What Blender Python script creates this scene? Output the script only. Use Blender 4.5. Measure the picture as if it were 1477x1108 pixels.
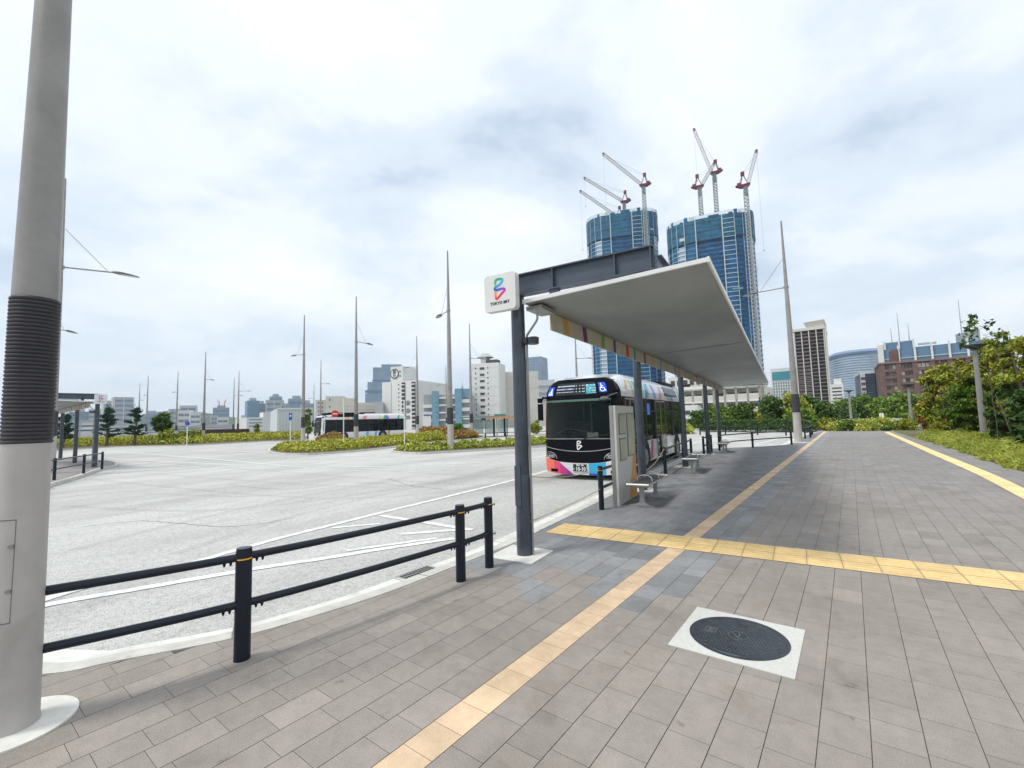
import bpy, math, random
import numpy as np
from mathutils import Vector, Matrix
rnd = random.Random(7)
nr = np.random.default_rng(11)
R = math.radians
scene = bpy.context.scene
col = scene.collection
for o in list(bpy.data.objects): bpy.data.objects.remove(o)

# ------------------------------------------------------------------ camera
K = 1.1                                   # metres per survey unit
CH = 1.5362 * K                           # eye height
FPX, PITCH, ROLL, YAW = 645.4, 0.0822, -0.028, -0.6454
CXP, CYP = 738.5, 554.0
def camera_axes():
    cp, sp = math.cos(PITCH), math.sin(PITCH); cy, sy = math.cos(YAW), math.sin(YAW)
    f = Vector((sy*cp, cy*cp, sp)); r = Vector((cy, -sy, 0)); u = r.cross(f)
    return math.cos(ROLL)*r + math.sin(ROLL)*u, -math.sin(ROLL)*r + math.cos(ROLL)*u, f
CR, CU, CF = camera_axes()
cam_data = bpy.data.cameras.new('camera'); cam = bpy.data.objects.new('camera', cam_data); col.objects.link(cam)
cam_data.sensor_width = 36; cam_data.lens = FPX/1477*36; cam_data.clip_start = .05; cam_data.clip_end = 12000
m = Matrix((CR, CU, -CF)).transposed().to_4x4(); m.translation = (0, 0, CH); cam.matrix_world = m
scene.camera = cam

# ------------------------------------------------------------------ light
SUN_EL, SUN_AZ = R(58), R(-150)           # azimuth measured from +Y towards +X
world = bpy.data.worlds.new('World'); scene.world = world; world.use_nodes = True
wn, wl = world.node_tree.nodes, world.node_tree.links
bg = wn['Background']; bg.inputs[1].default_value = .105
sky = wn.new('ShaderNodeTexSky'); sky.sky_type = 'NISHITA'; sky.sun_disc = False
sky.sun_elevation = SUN_EL; sky.sun_rotation = SUN_AZ; sky.air_density = 1.3; sky.dust_density = 2.5
tc = wn.new('ShaderNodeTexCoord'); sep = wn.new('ShaderNodeSeparateXYZ'); wl.new(tc.outputs['Generated'], sep.inputs[0])
def wm(op, a, b=None, clamp=False):
    n = wn.new('ShaderNodeMath'); n.operation = op; n.use_clamp = clamp
    for i, x in enumerate((a, b)):
        if x is None: continue
        if isinstance(x, (int, float)): n.inputs[i].default_value = x
        else: wl.new(x, n.inputs[i])
    return n.outputs[0]
dz = wm('ADD', wm('MAXIMUM', sep.outputs[2], 0.0), .22)
comb = wn.new('ShaderNodeCombineXYZ')
wl.new(wm('DIVIDE', sep.outputs[0], dz), comb.inputs[0]); wl.new(wm('DIVIDE', sep.outputs[1], dz), comb.inputs[1])
def wnoise(scale, detail, rough, dist, off):
    mp = wn.new('ShaderNodeMapping'); mp.inputs['Location'].default_value = off; wl.new(comb.outputs[0], mp.inputs[0])
    n = wn.new('ShaderNodeTexNoise'); n.inputs['Scale'].default_value = scale; n.inputs['Detail'].default_value = detail
    n.inputs['Roughness'].default_value = rough; n.inputs['Distortion'].default_value = dist
    wl.new(mp.outputs[0], n.inputs['Vector']); return n.outputs['Fac']
def wramp(fac, stops):
    r = wn.new('ShaderNodeValToRGB'); r.color_ramp.interpolation = 'EASE'
    while len(r.color_ramp.elements) < len(stops): r.color_ramp.elements.new(.5)
    for e, (p, c) in zip(r.color_ramp.elements, stops): e.position = p; e.color = (*c, 1)
    wl.new(fac, r.inputs[0]); return r.outputs[0]
n1 = wnoise(.95, 6, .55, .35, (3.1, 1.7, 0)); n2 = wnoise(2.1, 8, .6, .2, (8.3, 4.2, 2))
nmix = wm('ADD', wm('MULTIPLY', n1, .68), wm('MULTIPLY', n2, .32))
cloud = wramp(nmix, [(.36, (5.0, 5.95, 7.1)), (.44, (6.2, 6.95, 7.8)), (.52, (7.2, 7.7, 8.25)), (.62, (8.3, 8.5, 8.7))])
cover = wramp(nmix, [(.30, (.62,)*3), (.42, (.92,)*3), (.5, (.985,)*3)])
mixn = wn.new('ShaderNodeMix'); mixn.data_type = 'RGBA'
wl.new(cover, mixn.inputs[0]); wl.new(sky.outputs[0], mixn.inputs[6]); wl.new(cloud, mixn.inputs[7])
# thin bright veil towards the horizon
hz = wm('POWER', wm('SUBTRACT', 1.0, wm('MAXIMUM', sep.outputs[2], 0.0), True), 5.0)
mix2 = wn.new('ShaderNodeMix'); mix2.data_type = 'RGBA'
wl.new(wm('MULTIPLY', hz, .75), mix2.inputs[0]); wl.new(mixn.outputs[2], mix2.inputs[6]); mix2.inputs[7].default_value = (5.9, 7.0, 8.1, 1)
wl.new(mix2.outputs[2], bg.inputs[0])

sd = bpy.data.lights.new('sun', 'SUN'); sd.energy = 1.8; sd.angle = R(12); sd.color = (1, .95, .88)
sun = bpy.data.objects.new('sun', sd); col.objects.link(sun)
sv = Vector((math.sin(SUN_AZ)*math.cos(SUN_EL), math.cos(SUN_AZ)*math.cos(SUN_EL), math.sin(SUN_EL)))
sun.rotation_euler = (-sv).to_track_quat('-Z', 'Y').to_euler(); sun.location = (0, 0, 60)
scene.view_settings.view_transform = 'Standard'; scene.view_settings.look = 'None'
scene.view_settings.exposure = .36; scene.view_settings.gamma = 1
scene.render.engine = 'CYCLES'
scene.cycles.max_bounces = 6; scene.cycles.transparent_max_bounces = 12

# ------------------------------------------------------------------ survey helpers
def ray(px, py):
    return (CF + CR*((px-CXP)/FPX) + CU*(-(py-CYP)/FPX))
def gp(px, py, z=0.0):
    d = ray(px, py); t = (z-CH)/d.z; return Vector((d.x*t, d.y*t, z))
def at(px, py, dist):
    d = ray(px, py); t = dist/math.hypot(d.x, d.y); return Vector((d.x*t, d.y*t, CH+d.z*t))

# ------------------------------------------------------------------ materials
MATS = {}
def mat(name, c, rough=.6, metal=0., var=.06, scale=3., bump=0., bscale=60., spec=.5, emit=None, trans=0., alpha=1., c2=None, mixpos=(.4, .6), stretch=(1, 1, 1), attr=None, coat=0.):
    if name in MATS: return MATS[name]
    mt = bpy.data.materials.new(name); mt.use_nodes = True; nt = mt.node_tree; N, L = nt.nodes, nt.links
    b = N['Principled BSDF']; b.inputs['Roughness'].default_value = rough; b.inputs['Metallic'].default_value = metal
    b.inputs['Specular IOR Level'].default_value = spec; b.inputs['Coat Weight'].default_value = coat
    b.inputs['Transmission Weight'].default_value = trans; b.inputs['Alpha'].default_value = alpha
    t = N.new('ShaderNodeTexCoord'); mp = N.new('ShaderNodeMapping'); mp.inputs['Scale'].default_value = stretch
    L.new(t.outputs['Object'], mp.inputs[0])
    n = N.new('ShaderNodeTexNoise'); n.inputs['Scale'].default_value = scale; n.inputs['Detail'].default_value = 7; n.inputs['Roughness'].default_value = .62
    L.new(mp.outputs[0], n.inputs['Vector'])
    rp = N.new('ShaderNodeValToRGB'); a = tuple(max(0, x*(1-var*2.2)) for x in c); z = tuple(min(1, x*(1+var*2.2)) for x in (c2 or c))
    if c2: a = c; z = c2
    rp.color_ramp.elements[0].position = mixpos[0] if c2 else .3; rp.color_ramp.elements[1].position = mixpos[1] if c2 else .7
    rp.color_ramp.elements[0].color = (*a, 1); rp.color_ramp.elements[1].color = (*z, 1)
    L.new(n.outputs['Fac'], rp.inputs[0]); out = rp.outputs[0]
    if attr:
        at_ = N.new('ShaderNodeAttribute'); at_.attribute_name = attr
        mx = N.new('ShaderNodeMix'); mx.data_type = 'RGBA'; mx.blend_type = 'MULTIPLY'; mx.inputs[0].default_value = 1
        L.new(out, mx.inputs[6]); L.new(at_.outputs['Color'], mx.inputs[7]); out = mx.outputs[2]
    L.new(out, b.inputs['Base Color'])
    if bump:
        n2 = N.new('ShaderNodeTexNoise'); n2.inputs['Scale'].default_value = bscale; n2.inputs['Detail'].default_value = 5
        L.new(t.outputs['Object'], n2.inputs['Vector'])
        bp = N.new('ShaderNodeBump'); bp.inputs['Strength'].default_value = bump; bp.inputs['Distance'].default_value = .01
        L.new(n2.outputs['Fac'], bp.inputs['Height']); L.new(bp.outputs[0], b.inputs['Normal'])
    if emit:
        b.inputs['Emission Color'].default_value = (*emit[:3], 1); b.inputs['Emission Strength'].default_value = emit[3]
    MATS[name] = mt; return mt

# ------------------------------------------------------------------ mesh builder
class MB:
    def __init__(s): s.v = []; s.f = []; s.m = []; s.cm = 0; s.c = []
    def mat(s, i): s.cm = i; return s
    def add(s, vs, fs):
        o = len(s.v); s.v += [tuple(p) for p in vs]
        for f in fs: s.f.append([i+o for i in f]); s.m.append(s.cm)
        return s
    def box(s, x0, x1, y0, y1, z0, z1):
        return s.add([(x, y, z) for z in (z0, z1) for y in (y0, y1) for x in (x0, x1)],
                     [(0, 2, 3, 1), (4, 5, 7, 6), (0, 1, 5, 4), (2, 6, 7, 3), (0, 4, 6, 2), (1, 3, 7, 5)])
    def bar(s, a, b, w, h, up=(0, 0, 1)):
        a, b = Vector(a), Vector(b); d = (b-a).normalized(); upv = Vector(up)
        if abs(d.dot(upv)) > .99: upv = Vector((1, 0, 0))
        x = d.cross(upv).normalized()*w/2; z = x.cross(d).normalized()*h/2
        vs = [p+i*x+j*z for p in (a, b) for j in (-1, 1) for i in (-1, 1)]
        return s.add(vs, [(0, 1, 3, 2), (4, 6, 7, 5), (0, 4, 5, 1), (2, 3, 7, 6), (0, 2, 6, 4), (1, 5, 7, 3)])
    def tube(s, pts, r, n=12, caps=True):
        pts = [Vector(p) for p in pts]; rs = r if isinstance(r, (list, tuple)) else [r]*len(pts)
        vs = []; ref = None
        for i, p in enumerate(pts):
            d = (pts[min(i+1, len(pts)-1)]-pts[max(i-1, 0)]).normalized()
            if ref is None: ref = d.orthogonal().normalized()
            ref = (ref-d*ref.dot(d)).normalized(); q = d.cross(ref)
            vs += [p+rs[i]*(math.cos(2*math.pi*k/n)*ref+math.sin(2*math.pi*k/n)*q) for k in range(n)]
        fs = [(i*n+k, i*n+(k+1) % n, (i+1)*n+(k+1) % n, (i+1)*n+k) for i in range(len(pts)-1) for k in range(n)]
        if caps: fs += [tuple(range(n-1, -1, -1)), tuple((len(pts)-1)*n+k for k in range(n))]
        return s.add(vs, fs)
    def lathe(s, prof, n=32, c=(0, 0), sx=1., sy=1.):
        vs = [(c[0]+r*sx*math.cos(2*math.pi*k/n), c[1]+r*sy*math.sin(2*math.pi*k/n), z) for r, z in prof for k in range(n)]
        fs = [(i*n+k, i*n+(k+1) % n, (i+1)*n+(k+1) % n, (i+1)*n+k) for i in range(len(prof)-1) for k in range(n)]
        fs += [tuple(range(n-1, -1, -1)), tuple((len(prof)-1)*n+k for k in range(n))]
        return s.add(vs, fs)
    def prism(s, poly, z0, z1):
        n = len(poly); vs = [(p[0], p[1], z0) for p in poly]+[(p[0], p[1], z1) for p in poly]
        ar = sum(poly[i][0]*poly[(i+1) % n][1]-poly[(i+1) % n][0]*poly[i][1] for i in range(n))
        if ar < 0: vs = [(p[0], p[1], z0) for p in poly[::-1]]+[(p[0], p[1], z1) for p in poly[::-1]]
        return s.add(vs, [tuple(range(n-1, -1, -1)), tuple(range(n, 2*n))]+[(i, (i+1) % n, n+(i+1) % n, n+i) for i in range(n)])
    def quad(s, *p): return s.add(p, [tuple(range(len(p)))])
    def build(s, name, mats, parent=None, smooth=True, loc=None):
        me = bpy.data.meshes.new(name); me.from_pydata(s.v, [], s.f)
        for x in (mats if isinstance(mats, (list, tuple)) else [mats]): me.materials.append(x)
        me.polygons.foreach_set('material_index', s.m)
        if smooth:
            me.polygons.foreach_set('use_smooth', [True]*len(s.f)); me.set_sharp_from_angle(angle=R(32))
        me.update(); o = bpy.data.objects.new(name, me); col.objects.link(o)
        if parent: o.parent = parent
        if loc is not None: o.location = loc
        return o
def tag(o, label=None, cat=None, group=None, kind=None):
    if label: o['label'] = label
    if cat: o['category'] = cat
    if group: o['group'] = group
    if kind: o['kind'] = kind
    return o
def empty(name, loc, rz=0, label=None, cat=None, group=None):
    o = bpy.data.objects.new(name, None); col.objects.link(o); o.location = loc; o.rotation_euler = (0, 0, rz); o.empty_display_size = .2
    return tag(o, label, cat, group)
KIDS = {}
def copy_tree(o, parent=None):
    c = o.copy(); col.objects.link(c); c.parent = parent
    for ch in [x for x in o.children]: copy_tree(ch, c)
    return c
def struct(o, kind='structure'): o['kind'] = kind; return o
def color_attr(me, colors, domain='FACE', name='tint'):
    a = me.attributes.new(name, 'FLOAT_COLOR', domain)
    a.data.foreach_set('color', np.asarray(colors, dtype=np.float32).ravel())
def smooth_curve(pts, n=8, closed=False):
    P = [Vector(p) for p in pts]; out = []; m_ = len(P)
    for i in range(m_ if closed else m_-1):
        p0 = P[(i-1) % m_] if closed or i > 0 else P[0]; p1 = P[i]; p2 = P[(i+1) % m_]; p3 = P[(i+2) % m_] if closed or i+2 < m_ else P[-1]
        for k in range(n):
            t = k/n; out.append(.5*((2*p1)+(p2-p0)*t+(2*p0-5*p1+4*p2-p3)*t*t+(3*p1-p0-3*p2+p3)*t**3))
    if not closed: out.append(P[-1])
    return out
def ribbon(mb, pts, w, z, closed=False):
    n = len(pts); L_, R_ = [], []
    for i, p in enumerate(pts):
        a = pts[(i-1) % n] if closed or i > 0 else pts[0]; b = pts[(i+1) % n] if closed or i < n-1 else pts[-1]
        d = Vector((b[0]-a[0], b[1]-a[1])).normalized(); q = Vector((-d.y, d.x))*w/2
        L_.append((p[0]+q.x, p[1]+q.y, z)); R_.append((p[0]-q.x, p[1]-q.y, z))
    fs = [(i, n+i, n+(i+1) % n, (i+1) % n) for i in range(n if closed else n-1)]
    mb.add(L_+R_, fs)
def text_mesh(name, body, size, mt, parent, loc, rot, ext=.002, align='CENTER', bold=0., sx=1.):
    cu = bpy.data.curves.new(name, 'FONT'); cu.body = body; cu.size = size; cu.extrude = ext; cu.align_x = align; cu.align_y = 'CENTER'; cu.offset = bold
    t_ = bpy.data.objects.new(name, cu); col.objects.link(t_); bpy.context.view_layer.update()
    me = bpy.data.meshes.new_from_object(t_.evaluated_get(bpy.context.evaluated_depsgraph_get())); bpy.data.objects.remove(t_)
    me.materials.clear(); me.materials.append(mt); o = bpy.data.objects.new(name, me); col.objects.link(o); o.parent = parent; o.location = loc; o.rotation_euler = rot; o.scale = (sx, 1, 1); return o

M = {}
M['navy'] = mat('navy_paint', (.045, .058, .078), .32, .1, var=.12, scale=5, coat=.3)
M['black'] = mat('black_paint', (.008, .013, .024), .3, 0, var=.1, spec=.35)
M['grey_steel'] = mat('grey_steel', (.30, .29, .28), .42, .3, var=.05)
M['mast'] = mat('mast_grey_paint', (.29, .275, .26), .40, .2, var=.08, scale=3, bump=.08)
M['mast_base'] = mat('mast_base_paint', (.45, .425, .40), .5, .05, var=.04, scale=3, bump=.25, bscale=180)
M['sleeve'] = mat('dark_sleeve', (.04, .038, .045), .6, 0, var=.1)
M['silver'] = mat('silver', (.6, .6, .6), .28, .85, var=.04)
M['alu'] = mat('brushed_aluminium', (.36, .36, .345), .38, .6, var=.05)
M['white'] = mat('white_paint', (.78, .78, .77), .4, 0, var=.03)
M['line'] = mat('road_line_paint', (.85, .85, .83), .7, 0, c2=(.60, .61, .61), scale=7, mixpos=(.46, .60), bump=.2)
M['concrete'] = mat('pale_concrete', (.70, .69, .64), .85, 0, var=.06, scale=5, bump=.3, bscale=90)
M['kerb'] = mat('kerb_concrete', (.56, .55, .50), .85, 0, var=.08, scale=4, bump=.3, bscale=80)
M['gutter'] = mat('gutter_concrete', (.70, .70, .66), .85, 0, var=.07, scale=4, bump=.3, bscale=80)
M['glass_dark'] = mat('dark_glass', (.008, .012, .014), .06, 0, var=0, spec=.6)
M['orange'] = mat('orange_reflector', (.9, .42, .03), .4)
M['blue_sign'] = mat('blue_sign', (.02, .12, .55), .4, var=0)
M['red'] = mat('red_sign', (.65, .02, .03), .4, var=0)
M['trunk'] = mat('bark', (.13, .10, .075), .9, 0, var=.2, scale=8, bump=.6, bscale=40)
M['soil'] = mat('soil', (.13, .11, .07), .95, 0, var=.25, scale=4, bump=.6, bscale=20)
def leafmat(name, c, c2, rough=.55):
    mt = mat(name, c, rough, 0, c2=c2, scale=.9, mixpos=(.35, .65), attr='tint', spec=.3)
    b = mt.node_tree.nodes['Principled BSDF']; b.inputs['Subsurface Weight'].default_value = 0
    return mt
M['leaf_olive'] = leafmat('hedge_leaf', (.31, .35, .04), (.54, .52, .08))
M['leaf_green'] = leafmat('green_leaf', (.10, .20, .025), (.20, .28, .045))
M['leaf_park'] = leafmat('park_leaf', (.19, .27, .03), (.40, .38, .05))
M['leaf_dark'] = leafmat('dark_leaf', (.045, .10, .025), (.10, .17, .035))
M['leaf_pine'] = leafmat('pine_leaf', (.018, .06, .035), (.03, .085, .045))
M['leaf_rust'] = leafmat('rust_leaf', (.30, .13, .05), (.40, .30, .06))
M['grass'] = leafmat('grass_blade', (.27, .36, .045), (.50, .50, .10))
# ================================================================== SETTING
ZR = -.13
ground_mat = mat('far_ground', (.30, .30, .29), .95, 0, c2=(.20, .22, .17), scale=.02)
g = MB(); g.quad((-5000, -5000, -.32), (5000, -5000, -.32), (5000, 5000, -.32), (-5000, 5000, -.32))
struct(g.build('ground', ground_mat))

def asphalt():
    mt = bpy.data.materials.new('worn_asphalt'); mt.use_nodes = True; N, L = mt.node_tree.nodes, mt.node_tree.links; b = N['Principled BSDF']
    t = N.new('ShaderNodeTexCoord')
    def noise(s, sc=(1, 1, 1), rot=0, d=6, r=.6):
        mp = N.new('ShaderNodeMapping'); mp.inputs['Scale'].default_value = sc; mp.inputs['Rotation'].default_value = (0, 0, rot); L.new(t.outputs['Object'], mp.inputs[0])
        n = N.new('ShaderNodeTexNoise'); n.inputs['Scale'].default_value = s; n.inputs['Detail'].default_value = d; n.inputs['Roughness'].default_value = r; L.new(mp.outputs[0], n.inputs[0]); return n.outputs['Fac']
    def ramp(f, st):
        r = N.new('ShaderNodeValToRGB')
        while len(r.color_ramp.elements) < len(st): r.color_ramp.elements.new(.5)
        for e, (p, c) in zip(r.color_ramp.elements, st): e.position = p; e.color = (c, c, c*.99, 1)
        L.new(f, r.inputs[0]); return r.outputs[0]
    def mul(a, c, f=1.):
        x = N.new('ShaderNodeMix'); x.data_type = 'RGBA'; x.blend_type = 'MULTIPLY'; x.inputs[0].default_value = f; L.new(a, x.inputs[6]); L.new(c, x.inputs[7]); return x.outputs[2]
    base = ramp(noise(.16, (1, .35, 1), .9, 4), [(.3, .58), (.5, .68), (.7, .76)])
    tracks = ramp(noise(.5, (1.2, .55, 1), 1.15, 9, .74), [(.40, .86), (.56, 1.0)])
    tracks2 = ramp(noise(.22, (1.5, .30, 1), .75, 9, .72), [(.40, .88), (.55, 1.0)])
    grain = ramp(noise(70, d=4, r=.75), [(.38, .35), (.47, .86), (.60, 1.0)])
    grain2 = ramp(noise(14, d=8, r=.8), [(.38, .72), (.52, .97), (.6, 1.0)])
    c = mul(mul(mul(mul(base, tracks), tracks2), grain), grain2); L.new(c, b.inputs['Base Color'])
    b.inputs['Roughness'].default_value = .88; b.inputs['Specular IOR Level'].default_value = .25
    bp = N.new('ShaderNodeBump'); bp.inputs['Strength'].default_value = .5; bp.inputs['Distance'].default_value = .008
    L.new(noise(110, d=3, r=.7), bp.inputs['Height']); L.new(bp.outputs[0], b.inputs['Normal']); return mt
M['asphalt'] = asphalt()
g = MB(); g.quad((-150, -60, ZR), (0, -60, ZR), (0, 44*K, ZR), (60, 60*K, ZR), (60, 130, ZR), (-150, 130, ZR))
struct(g.build('road', M['asphalt']))

# left edge of the pavement: x as a function of y (metres)
KL = [(-9, -9), (-7.2, -3), (-5.6, -.7), (-4.95, .1), (-4.24, .57), (-4.055, .885), (-3.739, 1.467), (-3.60, 2.0), (-3.51, 2.63), (-3.50, 3.48), (-3.51, 4.6),
      (-3.62, 5.67), (-3.84, 7.68), (-4.02, 9.2), (-4.45, 13.5), (-4.98, 18.5), (-5.25, 21.6), (-5.0, 22.5), (-3.8, 23.7), (-2.75, 25.3), (-2.55, 27), (-2.55, 36), (-2.3, 41), (-1.9, 45.5)]
kerb_pts = [Vector((x*K, y*K, 0)) for x, y in KL]
kerb_s = smooth_curve(kerb_pts, 6)
KY = np.array([p.y for p in kerb_s]); KX = np.array([p.x for p in kerb_s])
def kx(y): return float(np.interp(y, KY, KX))
RE = [gp(*p) for p in [(1477, 681), (1437, 669), (1397, 655), (1353.7, 641), (1293.5, 624.3)]]
RY = np.array([-9*K, 6, RE[0].y] + [p.y for p in RE[1:]] + [60]); RX = np.array([RE[0].x+1.5, RE[0].x+.6, RE[0].x] + [p.x for p in RE[1:]] + [RE[-1].x])
def rx(y): return float(np.interp(y, RY, RX))
YEND = gp(1230, 622).y; YBEG = -8*K
PW = .2*K
SX0 = -1.835*K; SX1 = SX0+PW            # stripe of tan pavers
S_ = .103
E1 = Vector((math.cos(.0821), math.sin(.0821), 0)); E2 = Vector((-E1.y, E1.x, 0))
T0 = Vector((-.7631*K, 5.4714*K, 0))    # a corner of the cross strip of tactile tiles
def in_cross(x, y):
    d = Vector((x, y, 0))-T0; u = d.dot(E1); v = d.dot(E2); return (-2.0 < u < 14) and (-.02 < v < .6*K+.02)
# joints sheet
g = MB()
ys = np.arange(YBEG, YEND+.01, .5)
for a, b in zip(ys[:-1], ys[1:]):
    g.quad((kx(a)-.02, a, -.006), (rx(a), a, -.006), (rx(b), b, -.006), (kx(b)-.02, b, -.006))
struct(g.build('pavement_bedding', mat('paver_joint', (.17, .15, .135), .95, c2=(.09, .08, .07), scale=1.1), smooth=False))
tiles = MB(); tcols = []
gap = .0021; r0 = int(-9*K/PW)-1
stripe = MB(); scol = []
for i in range(r0, int(14/PW)):
    x0 = SX0+i*PW; x1 = x0+PW; y = YBEG+rnd.random()*PW
    while y < YEND:
        Lq = PW*rnd.choice((1.5, 1.5, 1, 2, 1.5)) if i else PW
        y0, y1 = y, min(y+Lq, YEND); y = y1
        a0, a1 = max(x0, kx(y0)-.07), max(x0, kx(y1)-.07); b0, b1 = min(x1, rx(y0)), min(x1, rx(y1))
        if a0 >= b0-.01 or a1 >= b1-.01: continue
        xm, ym = (x0+x1)/2, (y0+y1)/2
        gg = gap if ym < 18 else gap*.8
        g2 = gg*.55; vs = [(a0+gg, y0+g2, 0), (b0-gg, y0+g2, 0), (b1-gg, y1-g2, 0), (a1+gg, y1-g2, 0)]
        if i == 0:
            stripe.quad(*vs); v = rnd.uniform(.9, 1.05); scol.append((v, v*rnd.uniform(.97, 1.0), v*.98, 1)); continue
        tiles.quad(*vs)
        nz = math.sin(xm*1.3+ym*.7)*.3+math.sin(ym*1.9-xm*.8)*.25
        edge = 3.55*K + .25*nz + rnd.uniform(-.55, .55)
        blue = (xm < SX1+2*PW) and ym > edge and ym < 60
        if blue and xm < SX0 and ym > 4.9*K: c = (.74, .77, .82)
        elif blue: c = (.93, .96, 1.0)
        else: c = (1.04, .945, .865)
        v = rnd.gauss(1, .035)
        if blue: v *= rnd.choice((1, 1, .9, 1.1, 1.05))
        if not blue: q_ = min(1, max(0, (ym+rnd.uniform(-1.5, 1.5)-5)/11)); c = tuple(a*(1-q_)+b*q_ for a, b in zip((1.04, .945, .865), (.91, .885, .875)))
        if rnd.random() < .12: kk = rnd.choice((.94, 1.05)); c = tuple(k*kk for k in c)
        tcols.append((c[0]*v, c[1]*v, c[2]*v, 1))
paver_mat = mat('concrete_paver', (.315, .308, .30), .85, 0, c2=(.375, .368, .36), scale=1.2, mixpos=(.3, .7), attr='tint', bump=.35, bscale=160, spec=.3)
def add_speckle(mt, scale, lo):
    N, L = mt.node_tree.nodes, mt.node_tree.links; b = N['Principled BSDF']; src = b.inputs['Base Color'].links[0].from_socket
    t = N.new('ShaderNodeTexCoord')
    for s_, lo_ in ((scale, lo), (scale*.07, (1+lo)/2)):
        n = N.new('ShaderNodeTexNoise'); n.inputs['Scale'].default_value = s_; n.inputs['Detail'].default_value = 4; n.inputs['Roughness'].default_value = .7; L.new(t.outputs['Object'], n.inputs[0])
        r = N.new('ShaderNodeValToRGB'); r.color_ramp.elements[0].position = .35; r.color_ramp.elements[1].position = .6; r.color_ramp.elements[0].color = (lo_,)*3+(1,); L.new(n.outputs['Fac'], r.inputs[0])
        mx = N.new('ShaderNodeMix'); mx.data_type = 'RGBA'; mx.blend_type = 'MULTIPLY'; mx.inputs[0].default_value = 1; L.new(src, mx.inputs[6]); L.new(r.outputs[0], mx.inputs[7]); src = mx.outputs[2]
    L.new(src, b.inputs['Base Color'])
add_speckle(paver_mat, 140, .78)
def add_stains(mt):
    N, L = mt.node_tree.nodes, mt.node_tree.links; b = N['Principled BSDF']; src = b.inputs['Base Color'].links[0].from_socket; t = N.new('ShaderNodeTexCoord')
    for sc, lo, p0, p1, dist in ((.55, .91, .34, .50, 1.2), (2.3, .88, .33, .42, .6), (5.5, .74, .27, .30, .2)):
        n = N.new('ShaderNodeTexNoise'); n.inputs['Scale'].default_value = sc; n.inputs['Detail'].default_value = 6; n.inputs['Distortion'].default_value = dist; L.new(t.outputs['Object'], n.inputs[0])
        r = N.new('ShaderNodeValToRGB'); r.color_ramp.elements[0].position = p0; r.color_ramp.elements[1].position = p1; r.color_ramp.elements[0].color = (lo, lo, lo*.98, 1); L.new(n.outputs['Fac'], r.inputs[0])
        mx = N.new('ShaderNodeMix'); mx.data_type = 'RGBA'; mx.blend_type = 'MULTIPLY'; mx.inputs[0].default_value = 1; L.new(src, mx.inputs[6]); L.new(r.outputs[0], mx.inputs[7]); src = mx.outputs[2]
    v = N.new('ShaderNodeTexVoronoi'); v.inputs['Scale'].default_value = 1.6; L.new(t.outputs['Object'], v.inputs[0]); r = N.new('ShaderNodeValToRGB'); r.color_ramp.elements[0].position = .028; r.color_ramp.elements[1].position = .036; r.color_ramp.elements[0].color = (.72, .72, .72, 1); L.new(v.outputs['Distance'], r.inputs[0])
    mx = N.new('ShaderNodeMix'); mx.data_type = 'RGBA'; mx.blend_type = 'MULTIPLY'; mx.inputs[0].default_value = 1; L.new(src, mx.inputs[6]); L.new(r.outputs[0], mx.inputs[7]); L.new(mx.outputs[2], b.inputs['Base Color'])
add_stains(paver_mat)
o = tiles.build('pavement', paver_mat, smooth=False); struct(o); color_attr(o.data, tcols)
smat = mat('tan_paver', (.76, .57, .38), .85, 0, var=.07, attr='tint', bump=.3, bscale=160); add_stains(smat); add_speckle(smat, 150, .8)
o = stripe.build('tan_paver_stripe', smat, smooth=False); struct(o); color_attr(o.data, scol)
add_stains(M['kerb']); add_stains(M['gutter']); add_stains(M['concrete']); add_stains(M['mast_base'])
# kerb and gutter
def offset(pts, d):
    out = []
    for i, p in enumerate(pts):
        a = pts[max(i-1, 0)]; b = pts[min(i+1, len(pts)-1)]; t = (b-a).normalized(); out.append(Vector((p.x-t.y*d, p.y+t.x*d, 0)))
    return out
def kerb_strip(pts, name, w=.17, top=.006, gut=.42, zr=ZR, joint=1.9):
    inner = pts; outer = offset(pts, w); gu = offset(pts, w+gut)
    k, q, j_ = MB(), MB(), MB(); n = len(pts)
    for i in range(n-1):
        a, b, c, d = inner[i], inner[i+1], outer[i+1], outer[i]
        k.quad((a.x, a.y, top), (d.x, d.y, top-.01), (c.x, c.y, top-.01), (b.x, b.y, top))
        k.quad((d.x, d.y, top-.01), (d.x, d.y, zr-.01), (c.x, c.y, zr-.01), (c.x, c.y, top-.01))
        k.quad((a.x, a.y, top), (b.x, b.y, top), (b.x, b.y, zr-.01), (a.x, a.y, zr-.01))
        if gut:
            e, f = gu[i], gu[i+1]
            q.quad((d.x, d.y, zr+.006), (e.x, e.y, zr+.004), (f.x, f.y, zr+.004), (c.x, c.y, zr+.006))
    acc = 0
    for i in range(1, n):
        acc += (pts[i]-pts[i-1]).length
        if acc > joint:
            acc = 0; t = (pts[i]-pts[i-1]).normalized()*.006; a, c = inner[i], outer[i]; e = gu[i]
            j_.quad((a.x-t.x, a.y-t.y, top+.002), (a.x+t.x, a.y+t.y, top+.002), (c.x+t.x, c.y+t.y, top-.008), (c.x-t.x, c.y-t.y, top-.008))
            if gut: j_.quad((c.x-t.x, c.y-t.y, zr+.009), (c.x+t.x, c.y+t.y, zr+.009), (e.x+t.x, e.y+t.y, zr+.007), (e.x-t.x, e.y-t.y, zr+.007))
    struct(k.build(name, M['kerb'], smooth=False))
    if gut: struct(q.build('gutter', M['gutter'], smooth=False))
    if j_.f: struct(j_.build('kerb_joint', mat('kerb_joint_dark', (.2, .19, .17), .9), smooth=False))
kerb_strip(kerb_s, 'kerb')
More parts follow.
